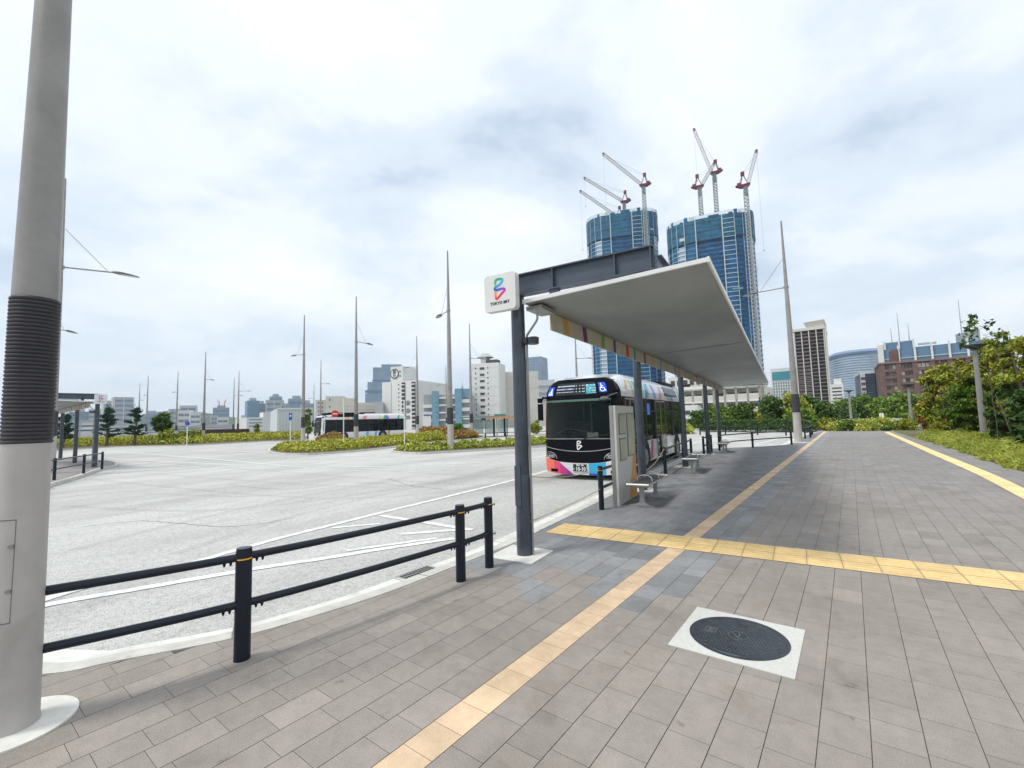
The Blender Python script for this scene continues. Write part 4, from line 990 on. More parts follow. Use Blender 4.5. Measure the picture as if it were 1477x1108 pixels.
        # wipers
        for a_, b_ in (((-.95, 1.24), (-.42, 1.52)), ((-.45, 1.54), (.5, 1.40)), ((.15, 1.22), (.95, 1.36))):
            w = MB(); w.tube([fp(sx_of(a_[0]+(b_[0]-a_[0])*k/6), a_[1]+(b_[1]-a_[1])*k/6, .02) for k in range(7)], .011, 6); w.build('wiper', M['rubber'], t)
        for x0, x1 in ((-1.0, -.75), (.93, 1.15)):
            front_patch('fog_lamp', x0, x1, .22, .31, M['bus_black'], t, .008, 5, 2)
    else:
        front_patch('white_side_frame', -1.25, -1.03, .6, 3.0, M['bus_white'], t, .012, 8, 8); front_patch('white_side_frame', 1.03, 1.25, .6, 3.0, M['bus_white'], t, .012, 8, 8)
        front_patch('white_brow', -1.1, 1.1, 2.88, 3.05, M['bus_white'], t, .012, 20, 3); front_patch('white_chin', -1.1, 1.1, .5, .68, M['bus_white'], t, .012, 20, 3)
        front_patch('mint_edge', 1.0, 1.05, .7, 2.9, C('mint', (.35, .6, .5)), t, .016, 2, 6)
        front_patch('display_bar', -.5, .6, .98, 1.03, mat('led_white', (.45, .5, .55)), t, .01, 8, 1); front_patch('number_plate', -.2, .2, .72, .86, M['white'], t, .01, 4, 1)
    for s in (-1, 1):
        # headlamp ring clusters
        h = MB()
        for dx, r in ((.0, .095), (-.13*s, .07)):
            cx_, cz_ = s*1.02+dx, .70
            ring = [fp(sx_of(cx_+r*math.cos(a)), cz_+r*.75*math.sin(a), .012) for a in np.linspace(0, 2*math.pi, 17)]; h.tube(ring, .009, 6, caps=False)
            h.add([fp(sx_of(cx_), cz_, .012)]+[fp(sx_of(cx_+r*.45*math.cos(a)), cz_+r*.35*math.sin(a), .014) for a in np.linspace(0, 2*math.pi, 13)], [(0, k, k+1) for k in range(1, 13)])
        arc = [fp(sx_of(s*(1.02-.26*math.cos(a))), .62+.20*math.sin(a), .014) for a in np.linspace(0, 1.9, 10)]; h.tube(arc, .008, 6)
        h.build('headlight', M['silver'], t)
    # mirrors
    mm = MB(); mm.tube([(-1.05, .25, 2.50), (-1.16, -.02, 2.52), (-1.24, -.06, 2.36)], .035, 8); mm.box(-1.32, -1.17, -.10, -.02, 1.80, 2.32); mm.box(-1.32, -1.19, -.10, -.02, 2.36, 2.50); mm.build('mirror', M['bus_black'], t)
    mm = MB(); mm.tube([(1.15, .25, 2.56), (1.12, -.12, 2.50), (.95, -.22, 2.42)], .022, 8); mm.lathe([(.02, 2.32), (.13, 2.34), (.15, 2.38), (.10, 2.44), (.02, 2.46)], 16, (.93, -.24)); mm.build('mirror', mat('mirror_grey', (.12, .125, .13), .2, .2), t)
    # sides
    for s in (1, -1):
        side_patch('window_band', DF+.02, L-(.75 if front_bus else .25), 1.02, 2.47 if front_bus else 2.56, M['side_glass'], t, L, s, .006)
        nW = [(.62, 1.72), (1.85, 3.0), (3.1, 4.25), (4.35, 6.0), (6.1, 7.3), (7.4, 8.6), (8.7, L-.9)]
        for a, c in nW:
            f = MB()
            for y in (a, c): side_patch('', y-.022, y+.022, 1.05, 2.45, None, None, L, s, .012, b=f, ny=1)
            side_patch('', a, c, 2.02, 2.05, None, None, L, s, .012, b=f, nz=1); f.build('window_frame', mat('frame_black', (.02, .02, .022), .35), t)
        side_patch('lower_panel', 1.9, 4.2, .34, 1.0, M['bus_white'], t, L, s, .005)
        side_patch('side_black', DF, .66, .56, 1.02, M['bus_black'], t, L, s, .005)
        for y in (2.72, 7.95):
            a = MB(); n = 22; vs = [side_pt(y, .5, s, L, .009)]+[side_pt(y+.60*math.cos(q), max(.30, .48+.60*math.sin(q)), s, L, .009) for q in np.linspace(-.35, math.pi+.35, n)]
            a.add(vs, [(0, k, k+1) for k in range(1, n)]); a.build('wheel_arch', M['rubber'], t, smooth=False)
            w = MB(); w.tube([(s*.98, y, .48), (s*1.235, y, .48), (s*1.262, y, .48)], [.48, .48, .44], 32); wh = w.build('wheel', M['rubber'], t)
            w = MB(); w.tube([(s*1.255, y, .48), (s*1.27, y, .48)], .27, 24); w.tube([(s*1.27, y, .48), (s*1.30, y, .48)], .10, 12); w.build('rim', M['alu'], wh)
        # livery
        cols = [((.02, .42, .22), 2.05, .5), ((.02, .33, .68), 3.1, .42), ((.45, .62, .30), 1.7, .22), ((.25, .70, .62), 2.6, .3), ((.15, .35, .8), 4.4, .3), ((.72, .30, .33), 5.2, .35), ((.05, .50, .25), 6.6, .3), ((.25, .12, .60), 7.2, .45), ((.05, .5, .25), 9.2, .3), ((.85, .45, .05), .9, .16)] if front_bus else \
               [((.10, .45, .70), 3.9, .45), ((.78, .25, .30), 5.1, .5), ((.62, .65, .10), 7.6, .25), ((.06, .50, .20), 7.95, .35), ((.25, .15, .62), 8.5, .45), ((.04, .45, .25), 10.0, .3), ((.85, .45, .25), 3.0, .6)]
        for i, (c, y, w) in enumerate(cols):
            if y+w+.3 > L: continue
            side_patch('livery_block', y, y+w, 2.50 if not (i == 9 and front_bus) else 2.7, 3.02, C('r%d_%d' % (i, front_bus), c), t, L, s, .006, slant=(.3 if i % 2 else -.2), nz=8, ny=2)
        for c, y, w, sl in (((.02, .33, .60), 2.0-.1, .22, 0), ((.50, .02, .12), 3.35, .34, .18), ((.02, .05, .25), 1.9, .2, .25)) if front_bus else (((.1, .45, .65), 5.6, .35, .1), ((.1, .4, .6), 6.8, .3, .1), ((.6, .3, .2), 8.6, .35, .1)):
            side_patch('livery_block', y, y+w, .36 if w != .22 else .72, 1.0, C('l%d%d' % (int(y*10), front_bus), c), t, L, s, .008, slant=sl, nz=3, ny=1)
    # doors on the kerb side
    for y0, y1 in (((.70, 1.70), (4.45, 5.95)) if front_bus else ()):
        d = MB(); side_patch('', y0, y1, .36, 2.40, None, None, L, 1, .014, b=d); dr = d.build('door', M['side_glass'], t)
        f = MB()
        for y in (y0, (y0+y1)/2-.03, (y0+y1)/2+.03, y1): side_patch('', y-.02, y+.02, .36, 2.42, None, None, L, 1, .022, b=f, ny=1)
        side_patch('', y0, y1, 2.38, 2.43, None, None, L, 1, .022, b=f, nz=1); f.build('door_frame', M['alu'], dr)
    lb_ = MB(); front_bus and side_patch('', 3.2, 3.55, 1.9, 2.3, None, None, L, 1, .02, b=lb_); front_bus and lb_.build('side_display', mat('led_blue_side', (.02, .06, .3), .3, var=0, emit=(.05, .2, .9, .25)), t)
    # roof equipment
    b = MB()
    if front_bus:
        b.box(-1.0, 1.0, 6.5, 9.2, 3.2, 3.30); b.build('roof_unit', M['bus_black'], t)
        side_patch('roof_vent', 6.2, 8.6, 2.66, 3.05, M['bus_black'], t, L, 1, .012)
    else:
        b.box(-.95, .95, .9, 4.6, 3.2, 3.42); b.box(-.9, .9, 5.0, 5.6, 3.2, 3.38); b.build('roof_unit', M['bus_black'], t)
        side_patch('roof_shroud', .5, 4.6, 2.86, 3.22, M['bus_black'], t, L, 1, .012)
    return t
ub, vb, wb = -3.7*K, 11.5*K, 2.27*K
bc_ = ce1*(ub-wb/2)+ce2*vb
make_bus((bc_.x, bc_.y, ZR), CA, 10.4, 'black-fronted bus waiting at the canopy, coral and cyan bumper, green number plate', True)
make_bus((-46.6*K, 26.3*K, ZR), -.14, 11.4, 'white city bus parked far off behind the long hedge, its side to the camera', False)
# ================================================================== BUILDINGS
def bmat(name, c, rough=.7, metal=0, var=.03, scale=.15): return mat('b_'+name, c, rough, metal, var=var, scale=scale)
GL = mat('window_glass_dark', (.03, .04, .05), .12, 0, var=0, spec=.8)
GLB = mat('window_glass_blue', (.10, .17, .25), .10, .2, var=.05, spec=.8)
class Frame:
    """building frame: origin at a ground corner, x along the face, y away from the camera"""
    pass
def face_end(C0, d, px, py):
    r_ = ray(px, py); rx_, ry_ = r_.x, r_.y; det = d[0]*(-ry_)+rx_*d[1]
    return (-(C0.x)*(-ry_)+(-rx_)*(C0.y))/det if False else ((-C0.x)*(-ry_) - (-rx_)*(-C0.y))/det
def building(name, label, pxl, pxr, py, dist, depth, wall, yaw=0., cat='building', group=None, base=-.3, h=None, side=None):
    """front face spans pxl..pxr at image height py (its top). yaw turns the left end away (+) or towards (-)"""
    pm = at((pxl+pxr)/2, py, dist); az = math.atan2(pm.y, pm.x); rz = az-math.pi/2+yaw
    d = (math.cos(rz), math.sin(rz)); pm2 = Vector((pm.x, pm.y, 0))
    tl_, tr = face_end(pm2, d, pxl, py), face_end(pm2, d, pxr, py); a = pm2+Vector((*d, 0))*min(tl_, tr); W = abs(tr-tl_)
    H = (h if h else pm.z)-base
    if side:      # depth from where the visible flank ends
        cn_ = a+Vector((*d, 0))*(W if yaw < 0 else 0); depth = abs(face_end(cn_, (-d[1], d[0]), side, py))
    t = empty(name, (a.x, a.y, base), rz, label, cat, group)
    b = MB(); b.box(0, W, 0, depth, 0, H); b.build('wall', wall, t, smooth=False)
    t['W'] = W; t['H'] = H; return t, W, H
def grid(t, name, mt, x0, x1, z0, z1, nx, nz, fw=.6, fh=.6, y=-.08, th=.16, jitter=0, skip=0., face='front', D=0, mats=None):
    """windows: one object each, copies of one mesh"""
    cw_, chh = (x1-x0)/nx, (z1-z0)/nz; b = MB(); w, h = cw_*fw, chh*fh
    if face == 'front': b.box(-w/2, w/2, 0, th, -h/2, h/2)
    else: b.box(-th/2, th/2, -w/2, w/2, -h/2, h/2)
    first = None; protos = []
    for k, mm in enumerate(mats or [mt]):
        protos.append(None)
    cells = [(i, j) for j in range(nz) for i in range(nx) if rnd.random() >= skip]
    extra = cells[100:]; cells = cells[:100]
    for i, j in cells:
        k = rnd.randrange(len(protos)); X = x0+cw_*(i+.5); Z = z0+chh*(j+.5)
        loc = (X, y, Z) if face == 'front' else (D, X, Z)
        if protos[k] is None: protos[k] = o = b.build(name, (mats or [mt])[k], t, smooth=False)
        else: o = protos[k].copy(); col.objects.link(o); o.parent = t
        o.location = loc
    if extra:
        g = MB()
        for i, j in extra:
            X = x0+cw_*(i+.5); Z = z0+chh*(j+.5)
            if face == 'front': g.box(X-w/2, X+w/2, y, y+th, Z-h/2, Z+h/2)
            else: g.box(D-th/2, D+th/2, X-w/2, X+w/2, Z-h/2, Z+h/2)
        o = g.build(name, (mats or [mt])[0], t, smooth=False); o['kind'] = 'stuff'
def bands(t, name, mt, x0, x1, z0, z1, nz, fh=.4, y=-.1, th=.3, D=None, Y0=0, Y1=0):
    ch = (z1-z0)/nz; b = MB()
    if D is None: b.box(x0, x1, 0, th, -ch*fh/2, ch*fh/2)
    else: b.box(-th/2, th/2, Y0, Y1, -ch*fh/2, ch*fh/2)
    p = None
    for j in range(nz):
        if p is None: o = p = b.build(name, mt, t, smooth=False)
        else: o = p.copy(); col.objects.link(o); o.parent = t
        o.location = (0 if D is None else D, y if D is None else 0, z0+ch*(j+.5))
def cols(t, name, mt, x0, x1, nx, z0, z1, w, y=-.25, th=.3):
    b = MB(); b.box(-w/2, w/2, 0, th, z0, z1); p = None
    for i in range(nx):
        X = x0+(x1-x0)*i/max(1, nx-1)
        if p is None: o = p = b.build(name, mt, t, smooth=False)
        else: o = p.copy(); col.objects.link(o); o.parent = t
        o.location = (X, y, 0)
def part(t, name, mt, x0, x1, y0, y1, z0, z1):
    b = MB(); b.box(x0, x1, y0, y1, z0, z1); return b.build(name, mt, t, smooth=False)
WHT = bmat('white', (.66, .66, .64)); BEI = bmat('beige', (.55, .53, .48)); CRM = bmat('cream', (.60, .57, .50)); GRY = bmat('grey', (.42, .43, .45)); PALE = bmat('pale', (.50, .52, .55))
BLU = bmat('hazed_blue_glass', (.27, .36, .46), .3, .1, .06); DBL = bmat('hazed_deep_blue', (.20, .27, .35), .35, .1); TEAL = bmat('teal_wall', (.17, .31, .40), .6); SLIT = bmat('slit_dark', (.07, .07, .08), .5)  # BLU and DBL are paled and greyed: distance haze put into the paint
# --- far skyline, left
sky_specs = [  # pxl, pxr, py, dist, kind
 (128, 150, 590, 900, 'apt', PALE, 'pale apartment slab seen behind the far-left canopy sign'), (150, 165, 578, 850, 'apt', PALE, 'lower pale apartment slab just left of the tall twin-toned one'), (164, 194, 573, 820, 'apt', GRY, 'tall grey apartment block behind the pine trees on the far left'),
 (100, 128, 594, 900, 'glass', DBL, 'bluish block seen between the pillars of the far-left canopy'),
 (206, 232, 597, 700, 'glass', BLU, 'broad low blue-grey office seen between the pine and the dark round tree'), (228, 246, 600, 640, 'glass', DBL, 'dark blue office behind the dark round tree'),
 (244, 260, 590, 760, 'apt', GRY, 'grey block just left of the pale cluster of flats'), (259, 284, 585, 800, 'apt', PALE, 'taller pale tower of the cluster right of the round blue sign'), (256, 276, 592, 700, 'apt', WHT, 'whitish flats in front of the taller pale tower'), (274, 290, 595, 690, 'apt', WHT, 'narrow white flats right of the pale tower'), (285, 299, 599, 720, 'apt', GRY, 'grey striped block behind the mast right of the round sign'),
 (307, 331, 588, 900, 'glass', BLU, 'blue tower block with two tiny red cranes on its roof'), (304, 315, 599, 800, 'apt', GRY, 'dark low block at the left foot of the blue tower with red cranes'), (313, 330, 602, 780, 'apt', WHT, 'small pale block in front of the blue tower with red cranes'),
 (357, 375, 578, 700, 'glass', TEAL, 'blue-green slab tower at the left of the right-hand skyline group'), (374, 383, 582, 760, 'glass', DBL, 'narrow dark blue tower right of the blue-green slab'), (383, 408, 577, 690, 'apt', GRY, 'grey gridded tower in the middle of the skyline group'), (389, 407, 572, 760, 'glass', BLU, 'blue stepped top rising behind the grey gridded tower'), (404, 420, 582, 660, 'apt', GRY, 'mid-grey office stepping down right of the gridded tower'),
 (416, 440, 575, 640, 'glass', BLU, 'rounded blue glass block above the pale shed'), (436, 452, 582, 600, 'glass', BLU, 'lower blue glass block right of the rounded one'), (345, 358, 604, 600, 'low', PALE, 'small pale block left of the blue-green slab tower')]
for (a, c, py, D, kd, wl_, lb) in sky_specs:
    t, W, H = building('tower_block' if kd != 'low' else 'low_block', lb, a, c, py, D, 25, wl_, yaw=rnd.uniform(-.15, .15), group='distant skyline blocks across the water')
    n = int(H/7)
    if kd == 'apt': cols(t, 'wall_rib', WHT, 1, W-1, max(3, int(W/7)), 1, H-1, W*.035, th=.5, y=-.3); bands(t, 'window_band', DBL, 1, W-1, 2, H-2, n, .45, y=-.06, th=.1)
    else: bands(t, 'window_band', DBL, 1, W-1, 2, H-2, n, .5, y=-.06, th=.1); part(t, 'roof_plant', GRY, W*.25, W*.75, 5, 18, H, H+4)
# two tiny cranes on the blue tower
for px in (316, 324):
    p = at(px, 588, 905); g = MB(); g.tube([(0, 0, 0), (0, 0, 7)], .7, 6); g.tube([(0, 0, 6), (-8 if px == 316 else 6, 0, 14)], .45, 6); g.tube([(0, 0, 6), (0, 0, 11)], .5, 6)
    o = g.build('tower_crane', bmat('crane_red', (.55, .12, .10)), None); o.location = (p.x, p.y, p.z); tag(o, ('left' if px == 316 else 'right')+' tiny red crane on the distant blue tower', 'crane', 'tiny cranes on the blue tower')
# low white market sheds across the water
for i, (a, c, py, D, lb) in enumerate([(80, 150, 607, 330, 'white low shed behind the far-left canopy pillars'), (148, 200, 612, 300, 'white shed between the two pine trees'), (196, 238, 617, 280, 'pale shed between the pine and the dark tree'), (240, 292, 616, 300, 'white shed right of the dark round tree'), (286, 360, 613, 420, 'long white shed behind the low brown building')]):
    t, W, H = building('warehouse', lb, a, c, py, D, 30, WHT, group='low white sheds across the water'); n = max(3, int(W/9)); cols(t, 'wall_rib', GRY, 1, W-1, n, 0, H-1, .5); bands(t, 'window_band', GLB, 1, W-1, H*.25, H*.8, 2, .35); part(t, 'roof_edge', GRY, -.5, W+.5, -.6, 0, H-.6, H+.2)
hp = [at(x, y, 2600) for x, y in [(190, 603), (205, 598), (230, 594), (250, 592), (275, 593), (300, 596), (330, 601), (360, 606)]]
g = MB(); n = len(hp)
back = [Vector((p.x*1.08, p.y*1.08, p.z*.7)) for p in hp]
g.add([(p.x*.98, p.y*.98, -3) for p in hp]+[tuple(p) for p in hp]+[tuple(p) for p in back]+[(p.x, p.y, -3) for p in back], [(j*n+i, j*n+i+1, (j+1)*n+i+1, (j+1)*n+i) for j in range(3) for i in range(n-1)])
struct(g.build('hills', mat('hill_green', (.09, .14, .10), .9, scale=.01)))
# white ribbed shed left of the bus, white mid-rise
t, W, H = building('warehouse', 'pale grey ribbed warehouse behind the front of the far white bus', 400, 452, 589, 190, 40, bmat('shed', (.58, .62, .64)), yaw=.1); cols(t, 'wall_rib', WHT, .5, W-.5, 12, 0, H, .35); part(t, 'roof_edge', WHT, -.3, W+.3, -.5, 0, H-.5, H+.2)
t, W, H = building('office', 'white low office building right of the low brown building', 356, 392, 602, 260, 30, WHT, yaw=.2); bands(t, 'window_band', TEAL, 1, W*.6, H*.3, H*.95, 3, .35); part(t, 'roof_box', WHT, W*.65, W, 0, 8, H, H+2.5)
# brown low fence building
t, W, H = building('brown_pavilion', 'long low dark brown building beyond the far hedge', 289, 360, 619.5, 92, 8, bmat('brown', (.075, .04, .035)), yaw=.05)
cols(t, 'wall_rib', bmat('brown_lt', (.14, .08, .07)), 0.2, W-.2, 22, 0, H, .08, y=-.06, th=.1); part(t, 'door', GLB, W*.36, W*.41, -.1, 0, 0, H*.6); part(t, 'door', WHT, W*.48, W*.51, -.1, 0, 0, H*.55)
# beige block behind the far bus
t, W, H = building('office', 'small beige block above the middle of the far white bus', 469.5, 496, 571.5, 170, 14, BEI, yaw=-.1); grid(t, 'window', SLIT, 1, W*.3, H*.4, H, 1, 3, .4, .25)
t, W, H = building('office', 'beige block step with small windows left of the small beige block', 455, 470, 577, 172, 14, BEI); grid(t, 'window', SLIT, .5, W-.5, H*.2, H*.97, 2, 6, .3, .35)
t, W, H = building('office', 'long low cream building left of the big white warehouse', 496, 553, 581, 165, 30, CRM, yaw=.12); bands(t, 'ledge', GRY, 0, W, H*.55, H*.95, 3, .12); part(t, 'window_band', SLIT, W*.4, W*.8, -.1, 0, H*.62, H*.66); part(t, 'roof_box', CRM, W*.0, W*.3, 0, 10, H, H+1.6)
t, W, H = building('apartment', 'grey end block between the low cream building and the white warehouse', 541, 553, 579.5, 150, 12, GRY)
# blue stepped glass tower
t, W, H = building('glass_tower', 'stepped pale-blue glass tower behind the white warehouse', 530, 585, 551, 330, 30, BLU, h=None); bands(t, 'window_band', DBL, 0, W, 4, H, 2, .03)
hh = at(555, 530, 332).z+.3; part(t, 'upper_tower', BLU, W*.14, W*1.0, 2, 28, H, hh); part(t, 'top_step', BLU, W*.36, W*.9, 4, 26, hh, hh+2.5); part(t, 'dark_belt', DBL, W*.12, W*.8, 1.8, 2, H+(hh-H)*.05, H+(hh-H)*.16)
part(t, 'lower_step', BLU, -W*.06, 0, 0, 25, 0, H*.75); part(t, 'dark_belt', DBL, -W*.06, W*.4, -.2, 0, H*.76, H*.82)
# big white warehouse with lift tower and emblem
t, W, H = building('warehouse', 'big white warehouse with a round black emblem on its roof tower', 551, 601, 550, 150, 40, WHT, yaw=-.62, side=645)
grid(t, 'window', SLIT, W*.44, W*.54, H*.12, H*.97, 1, 10, .28, .28)
for a, c in ((.58, .675), (.86, .965)):
    part(t, 'stair_recess', SLIT, W*a, W*c, -.15, 0, 0, H*.97); bands(t, 'stair_landing', WHT, W*a+.1, W*c-.1, 0, H*.96, 12, .28, y=-.5, th=.4)
part(t, 'wall_seam', GRY, W*.27, W*.28, -.1, 0, 0, H)
hh = at(575, 529.5, 152).z+.3; tw_ = part(t, 'lift_tower', WHT, W*.25, W*.60, .1, 9, H, hh)
zc = H+(hh-H)*.52; xc = W*.375; b = MB(); b.tube([(xc, .05, zc), (xc, -.1, zc)], (hh-H)*.33, 32); em = b.build('emblem_ring', SLIT, tw_); b = MB(); b.tube([(xc, -.1, zc), (xc, -.16, zc)], (hh-H)*.27, 32); b.build('emblem_disc', WHT, em)
text_mesh('emblem_mark', '\u56fd', (hh-H)*.26, SLIT, em, (xc, -.2, zc+(hh-H)*.11), (R(90), 0, 0), ext=.02, bold=.02); text_mesh('emblem_mark', '\u5206', (hh-H)*.24, SLIT, em, (xc, -.2, zc-(hh-H)*.13), (R(90), 0, 0), ext=.02, bold=.02)
grid(t, 'tower_window', SLIT, W*.5, W*.56, H+1, hh-1, 1, 2, .8, .2, y=.0)
rz = t.rotation_euler.z; cn = Vector(t.location)+Vector((math.cos(rz), math.sin(rz), 0))*W
# its long blank side as a wing meeting the corner
# blue-and-white parking building
t, W, H = building('parking_building', 'blue and white multi-storey building with open galleries left of the white tower block', 611, 681, 569, 112, 16, bmat('gallery_grey', (.33, .35, .36)))
for a, c, e in ((.17, .305, 1.0), (.64, .78, 1.06)): part(t, 'blue_tower', TEAL, W*a, W*c, -1.2, 10, 0, H*e+.8)
part(t, 'blue_tower', TEAL, W*.78, W*1.0, -.3, 10, H*.9, H*1.06+.8)
bands(t, 'gallery_slab', WHT, W*.31, W*.64, 0, H, 5, .22, y=-1.0, th=1); bands(t, 'gallery_slab', WHT, W*.78, W*1.0, 0, H*.92, 4, .42, y=-.9, th=.9); bands(t, 'gallery_slab', WHT, -.2, W*.17, 0, H*.78, 4, .45, y=-.9, th=.9)
part(t, 'sign_panel', WHT, -.3, W*.15, -1.1, -.9, 0, H*.42)
b = MB(); b.box(W*.0, W*.14, -1.2, -1.12, H*.44, H*.46)
b.build('sign_bar', bmat('signblue', (.1, .2, .5)), t); grid(t, 'tower_window', SLIT, W*.25, W*.28, H*.3, H, 1, 5, .6, .14, y=-1.3)
b = MB(); b.tube([(W*.8, 2, H), (W*.8, 2, H+3)], .08, 6); b.tube([(W*.8, 2, H+1.6), (W*.8, 2, H+2)], .3, 8); b.build('antenna', GRY, t)
# white tower block with slit windows
t, W, H = building('tower_block', 'cream tower block with small slit windows left of the first canopy pillar', 680, 719, 524, 120, 14, WHT, yaw=-.3, side=728.5)
grid(t, 'window', SLIT, W*.26, W*.52, H*.1, H*.97, 1, 9, .62, .35); grid(t, 'slit_window', SLIT, W*.1, W*.2, H*.1, H*.97, 1, 11, .3, .3); grid(t, 'slit_window', SLIT, W*.55, W*.65, H*.1, H*.97, 1, 11, .3, .3); bands(t, 'panel_joint', BEI, 0, W, 0, H, 7, .015, y=-.04, th=.05)
part(t, 'roof_tank', GRY, W*.22, W*.42, 3, 7, H, H+2.2); b = MB(); b.lathe([(2.4, H+2.2), (1.0, H+3.3), (.1, H+3.5)], 12, (W*.32, 5)); b.build('roof_cap', GRY, t); part(t, 'roof_plant', SLIT, W*.45, W*.85, 3, 6, H, H+1.3)
t, W, H = building('warehouse', 'lower cream block joining the tower block behind the first pillar', 727, 776, 536, 126, 14, BEI); bands(t, 'panel_joint', GRY, 0, W, 0, H, 5, .02, y=-.04, th=.05)
t, W, H = building('glass_tower', 'blue glass office tower between the first pillar and the front bus', 757, 779.5, 515, 420, 22, BLU, yaw=-.4, side=789.5); bands(t, 'window_band', DBL, .5, W-.5, 1, H-1, 30, .45, y=-.1, th=.2)
t, W, H = building('office', 'pale grey building behind the left shoulder of the front bus', 775, 800, 548, 150, 20, PALE); bands(t, 'ledge', GRY, 0, W, H*.5, H*.95, 3, .15, y=-.4, th=.4)
# --- behind / right of the canopy
t, W, H = building('apartment_block', 'long cream apartment building with open balconies seen under the canopy', 955, 1102, 560.5, 85, 12, CRM, yaw=-.22)
nb = 3
for j in range(nb):
    z0 = H*j/nb
    part(t, 'balcony_slab', WHT, -.4, W+.4, -1.3, 0, z0+H/nb-.28, z0+H/nb-.0); part(t, 'balcony_rail', BEI, 0, W, -1.25, -1.1, z0+.0, z0+1.0)
cols(t, 'column', bmat('col_olive', (.30, .29, .24)), .5, W-.5, 10, 0, H-.1, .32, y=-1.3, th=.4); grid(t, 'window', GL, .5, W-.5, .4, H-.3, 9, 3, .62, .40, y=-.12, th=.2); part(t, 'roof_edge', WHT, -.6, W+.6, -1.5, 0, H-.05, H+.35)
part(t, 'penthouse', CRM, W*.05, W*.9, 1.5, 9, H+.35, H+2.6); grid(t, 'roof_window', GL, W*.06, W*.88, H+.5, H+2.4, 12, 1, .6, .5, y=1.38)
t, W, H = building('house', 'small white building below the cream apartments behind the canopy pillars', 962, 1006, 585, 70, 8, WHT, yaw=-.1); part(t, 'window', GL, W*.15, W*.75, -.1, 0, H*.62, H*.78); part(t, 'porch', WHT, W*.1, W, -1.5, 0, H*.45, H*.52); part(t, 'door', SLIT, W*.55, W*.68, -.08, 0, 0, H*.35)
t, W, H = building('glass_office', 'teal gridded office building with a white crown right of the canopy end', 1111, 1146, 531, 260, 30, WHT, yaw=-.2)
part(t, 'teal_crown', bmat('teal_glass', (.06, .28, .33), .2, .2), W*.06, W*.98, -.3, 0, H*.76, H*.93); part(t, 'teal_field', bmat('teal_glass', (.06, .28, .33)), W*.06, W*.98, -.15, 0, 0, H*.74); cols(t, 'white_mullion', WHT, W*.06, W*.98, 10, 0, H*.75, .45, y=-.6, th=.5); bands(t, 'white_band', WHT, W*.06, W*.98, 0, H*.75, 13, .3, y=-.5, th=.4)
# dark residential tower
t, W, H = building('apartment_tower', 'dark brown apartment tower with cream vertical fins', 1144, 1189, 476, 230, 20, bmat('dkbrown', (.06, .05, .055)), yaw=-.06)
nF = 24
cols(t, 'cream_fin', BEI, .3, W-.3, 5, 0, H-.4, .36, y=-1.0, th=1.0); bands(t, 'balcony_slab', bmat('slab_grey', (.19, .16, .155)), 0, W, 0, H-1, nF, .16, y=-.9, th=.9)
grid(t, 'window', GL, .4, W-.4, 0, H-1, 4, nF, .72, .5, y=-.15, th=.2); bands(t, 'balcony_rail', bmat('rail_brown', (.17, .12, .12)), .3, W*.5, 0, H*.94, nF-2, .32, y=-.85, th=.1)
part(t, 'roof_crown', CRM, -.3, W+.3, -1.2, 20, H-.3, H+.8); b = MB(); b.add([(W*.35, -1, H+3.2), (W+.3, -1, H+3.6), (W+.3, 18, H+3.6), (W*.35, 18, H+3.2), (W*.45, 0, H+.8), (W, 0, H+.8), (W, 17, H+.8), (W*.45, 17, H+.8)], [(0, 1, 2, 3), (4, 5, 1, 0), (5, 6, 2, 1), (7, 4, 0, 3), (6, 7, 3, 2)]); b.build('roof_hat', CRM, t, smooth=False)
part(t, 'side_wall', BEI, W, W+.6, -1.0, 3, 0, H+.8)
# curved glass tower
def curved(label, specs, dist, py, name):
    p = [at(x, py_, dd) for x, py_, dd in specs]; z = [q.z for q in p]; o0 = Vector((p[0].x, p[0].y, -.3))
    t = empty(name, o0, 0, label, 'building'); P = smooth_curve(p, 6); n = len(P)
    b = MB(); b.add([(q.x-o0.x, q.y-o0.y, 0) for q in P]+[(q.x-o0.x, q.y-o0.y, q.z+.3) for q in P]+[(q.x*1.1-o0.x, q.y*1.1-o0.y, q.z+.3) for q in P]+[(q.x*1.1-o0.x, q.y*1.1-o0.y, 0) for q in P],
           [(i, i+1, n+i+1, n+i) for i in range(n-1)]+[(n+i, n+i+1, 2*n+i+1, 2*n+i) for i in range(n-1)]+[(0, n, 2*n, 3*n), (n-1, 4*n-1, 3*n-1, 2*n-1)])
    b.build('glass_skin', bmat('pale_glass', (.42, .52, .62), .35, .1, .14, .03), t)
    for j in range(1, 26):
        k = j/26; g = MB(); pts = [(q.x*.999-o0.x, q.y*.999-o0.y, (q.z+.3)*k) for q in P]; g.tube(pts, .4, 4, caps=False); g.build('floor_line', bmat('floor_line', (.46, .55, .64), .4), t)
    g = MB(); g.tube([(q.x*.998-o0.x, q.y*.998-o0.y, q.z-1.5) for q in P], 1.2, 6); g.build('top_band', bmat('top_band', (.20, .30, .45), .3), t)
curved('tall pale-blue curved glass office tower', [(1193, 515, 360), (1205, 509.5, 345), (1228, 505, 338), (1250, 503, 338), (1268, 502, 345)], 340, 505, 'curved_glass_tower')
t, W, H = building('office', 'small white building with dark bands before the curved glass tower', 1197, 1216, 554, 190, 14, WHT); bands(t, 'window_band', SLIT, .5, W-.5, 0, H-.8, 9, .36, y=-.08, th=.15); part(t, 'roof_box', WHT, W*.3, W*.9, 2, 8, H, H+2)
t, W, H = building('office', 'tiny white building left of the black and white office', 1237, 1244, 569, 200, 10, WHT); bands(t, 'window_band', SLIT, W*.3, W-.3, 0, H-.8, 6, .3, y=-.08, th=.15)
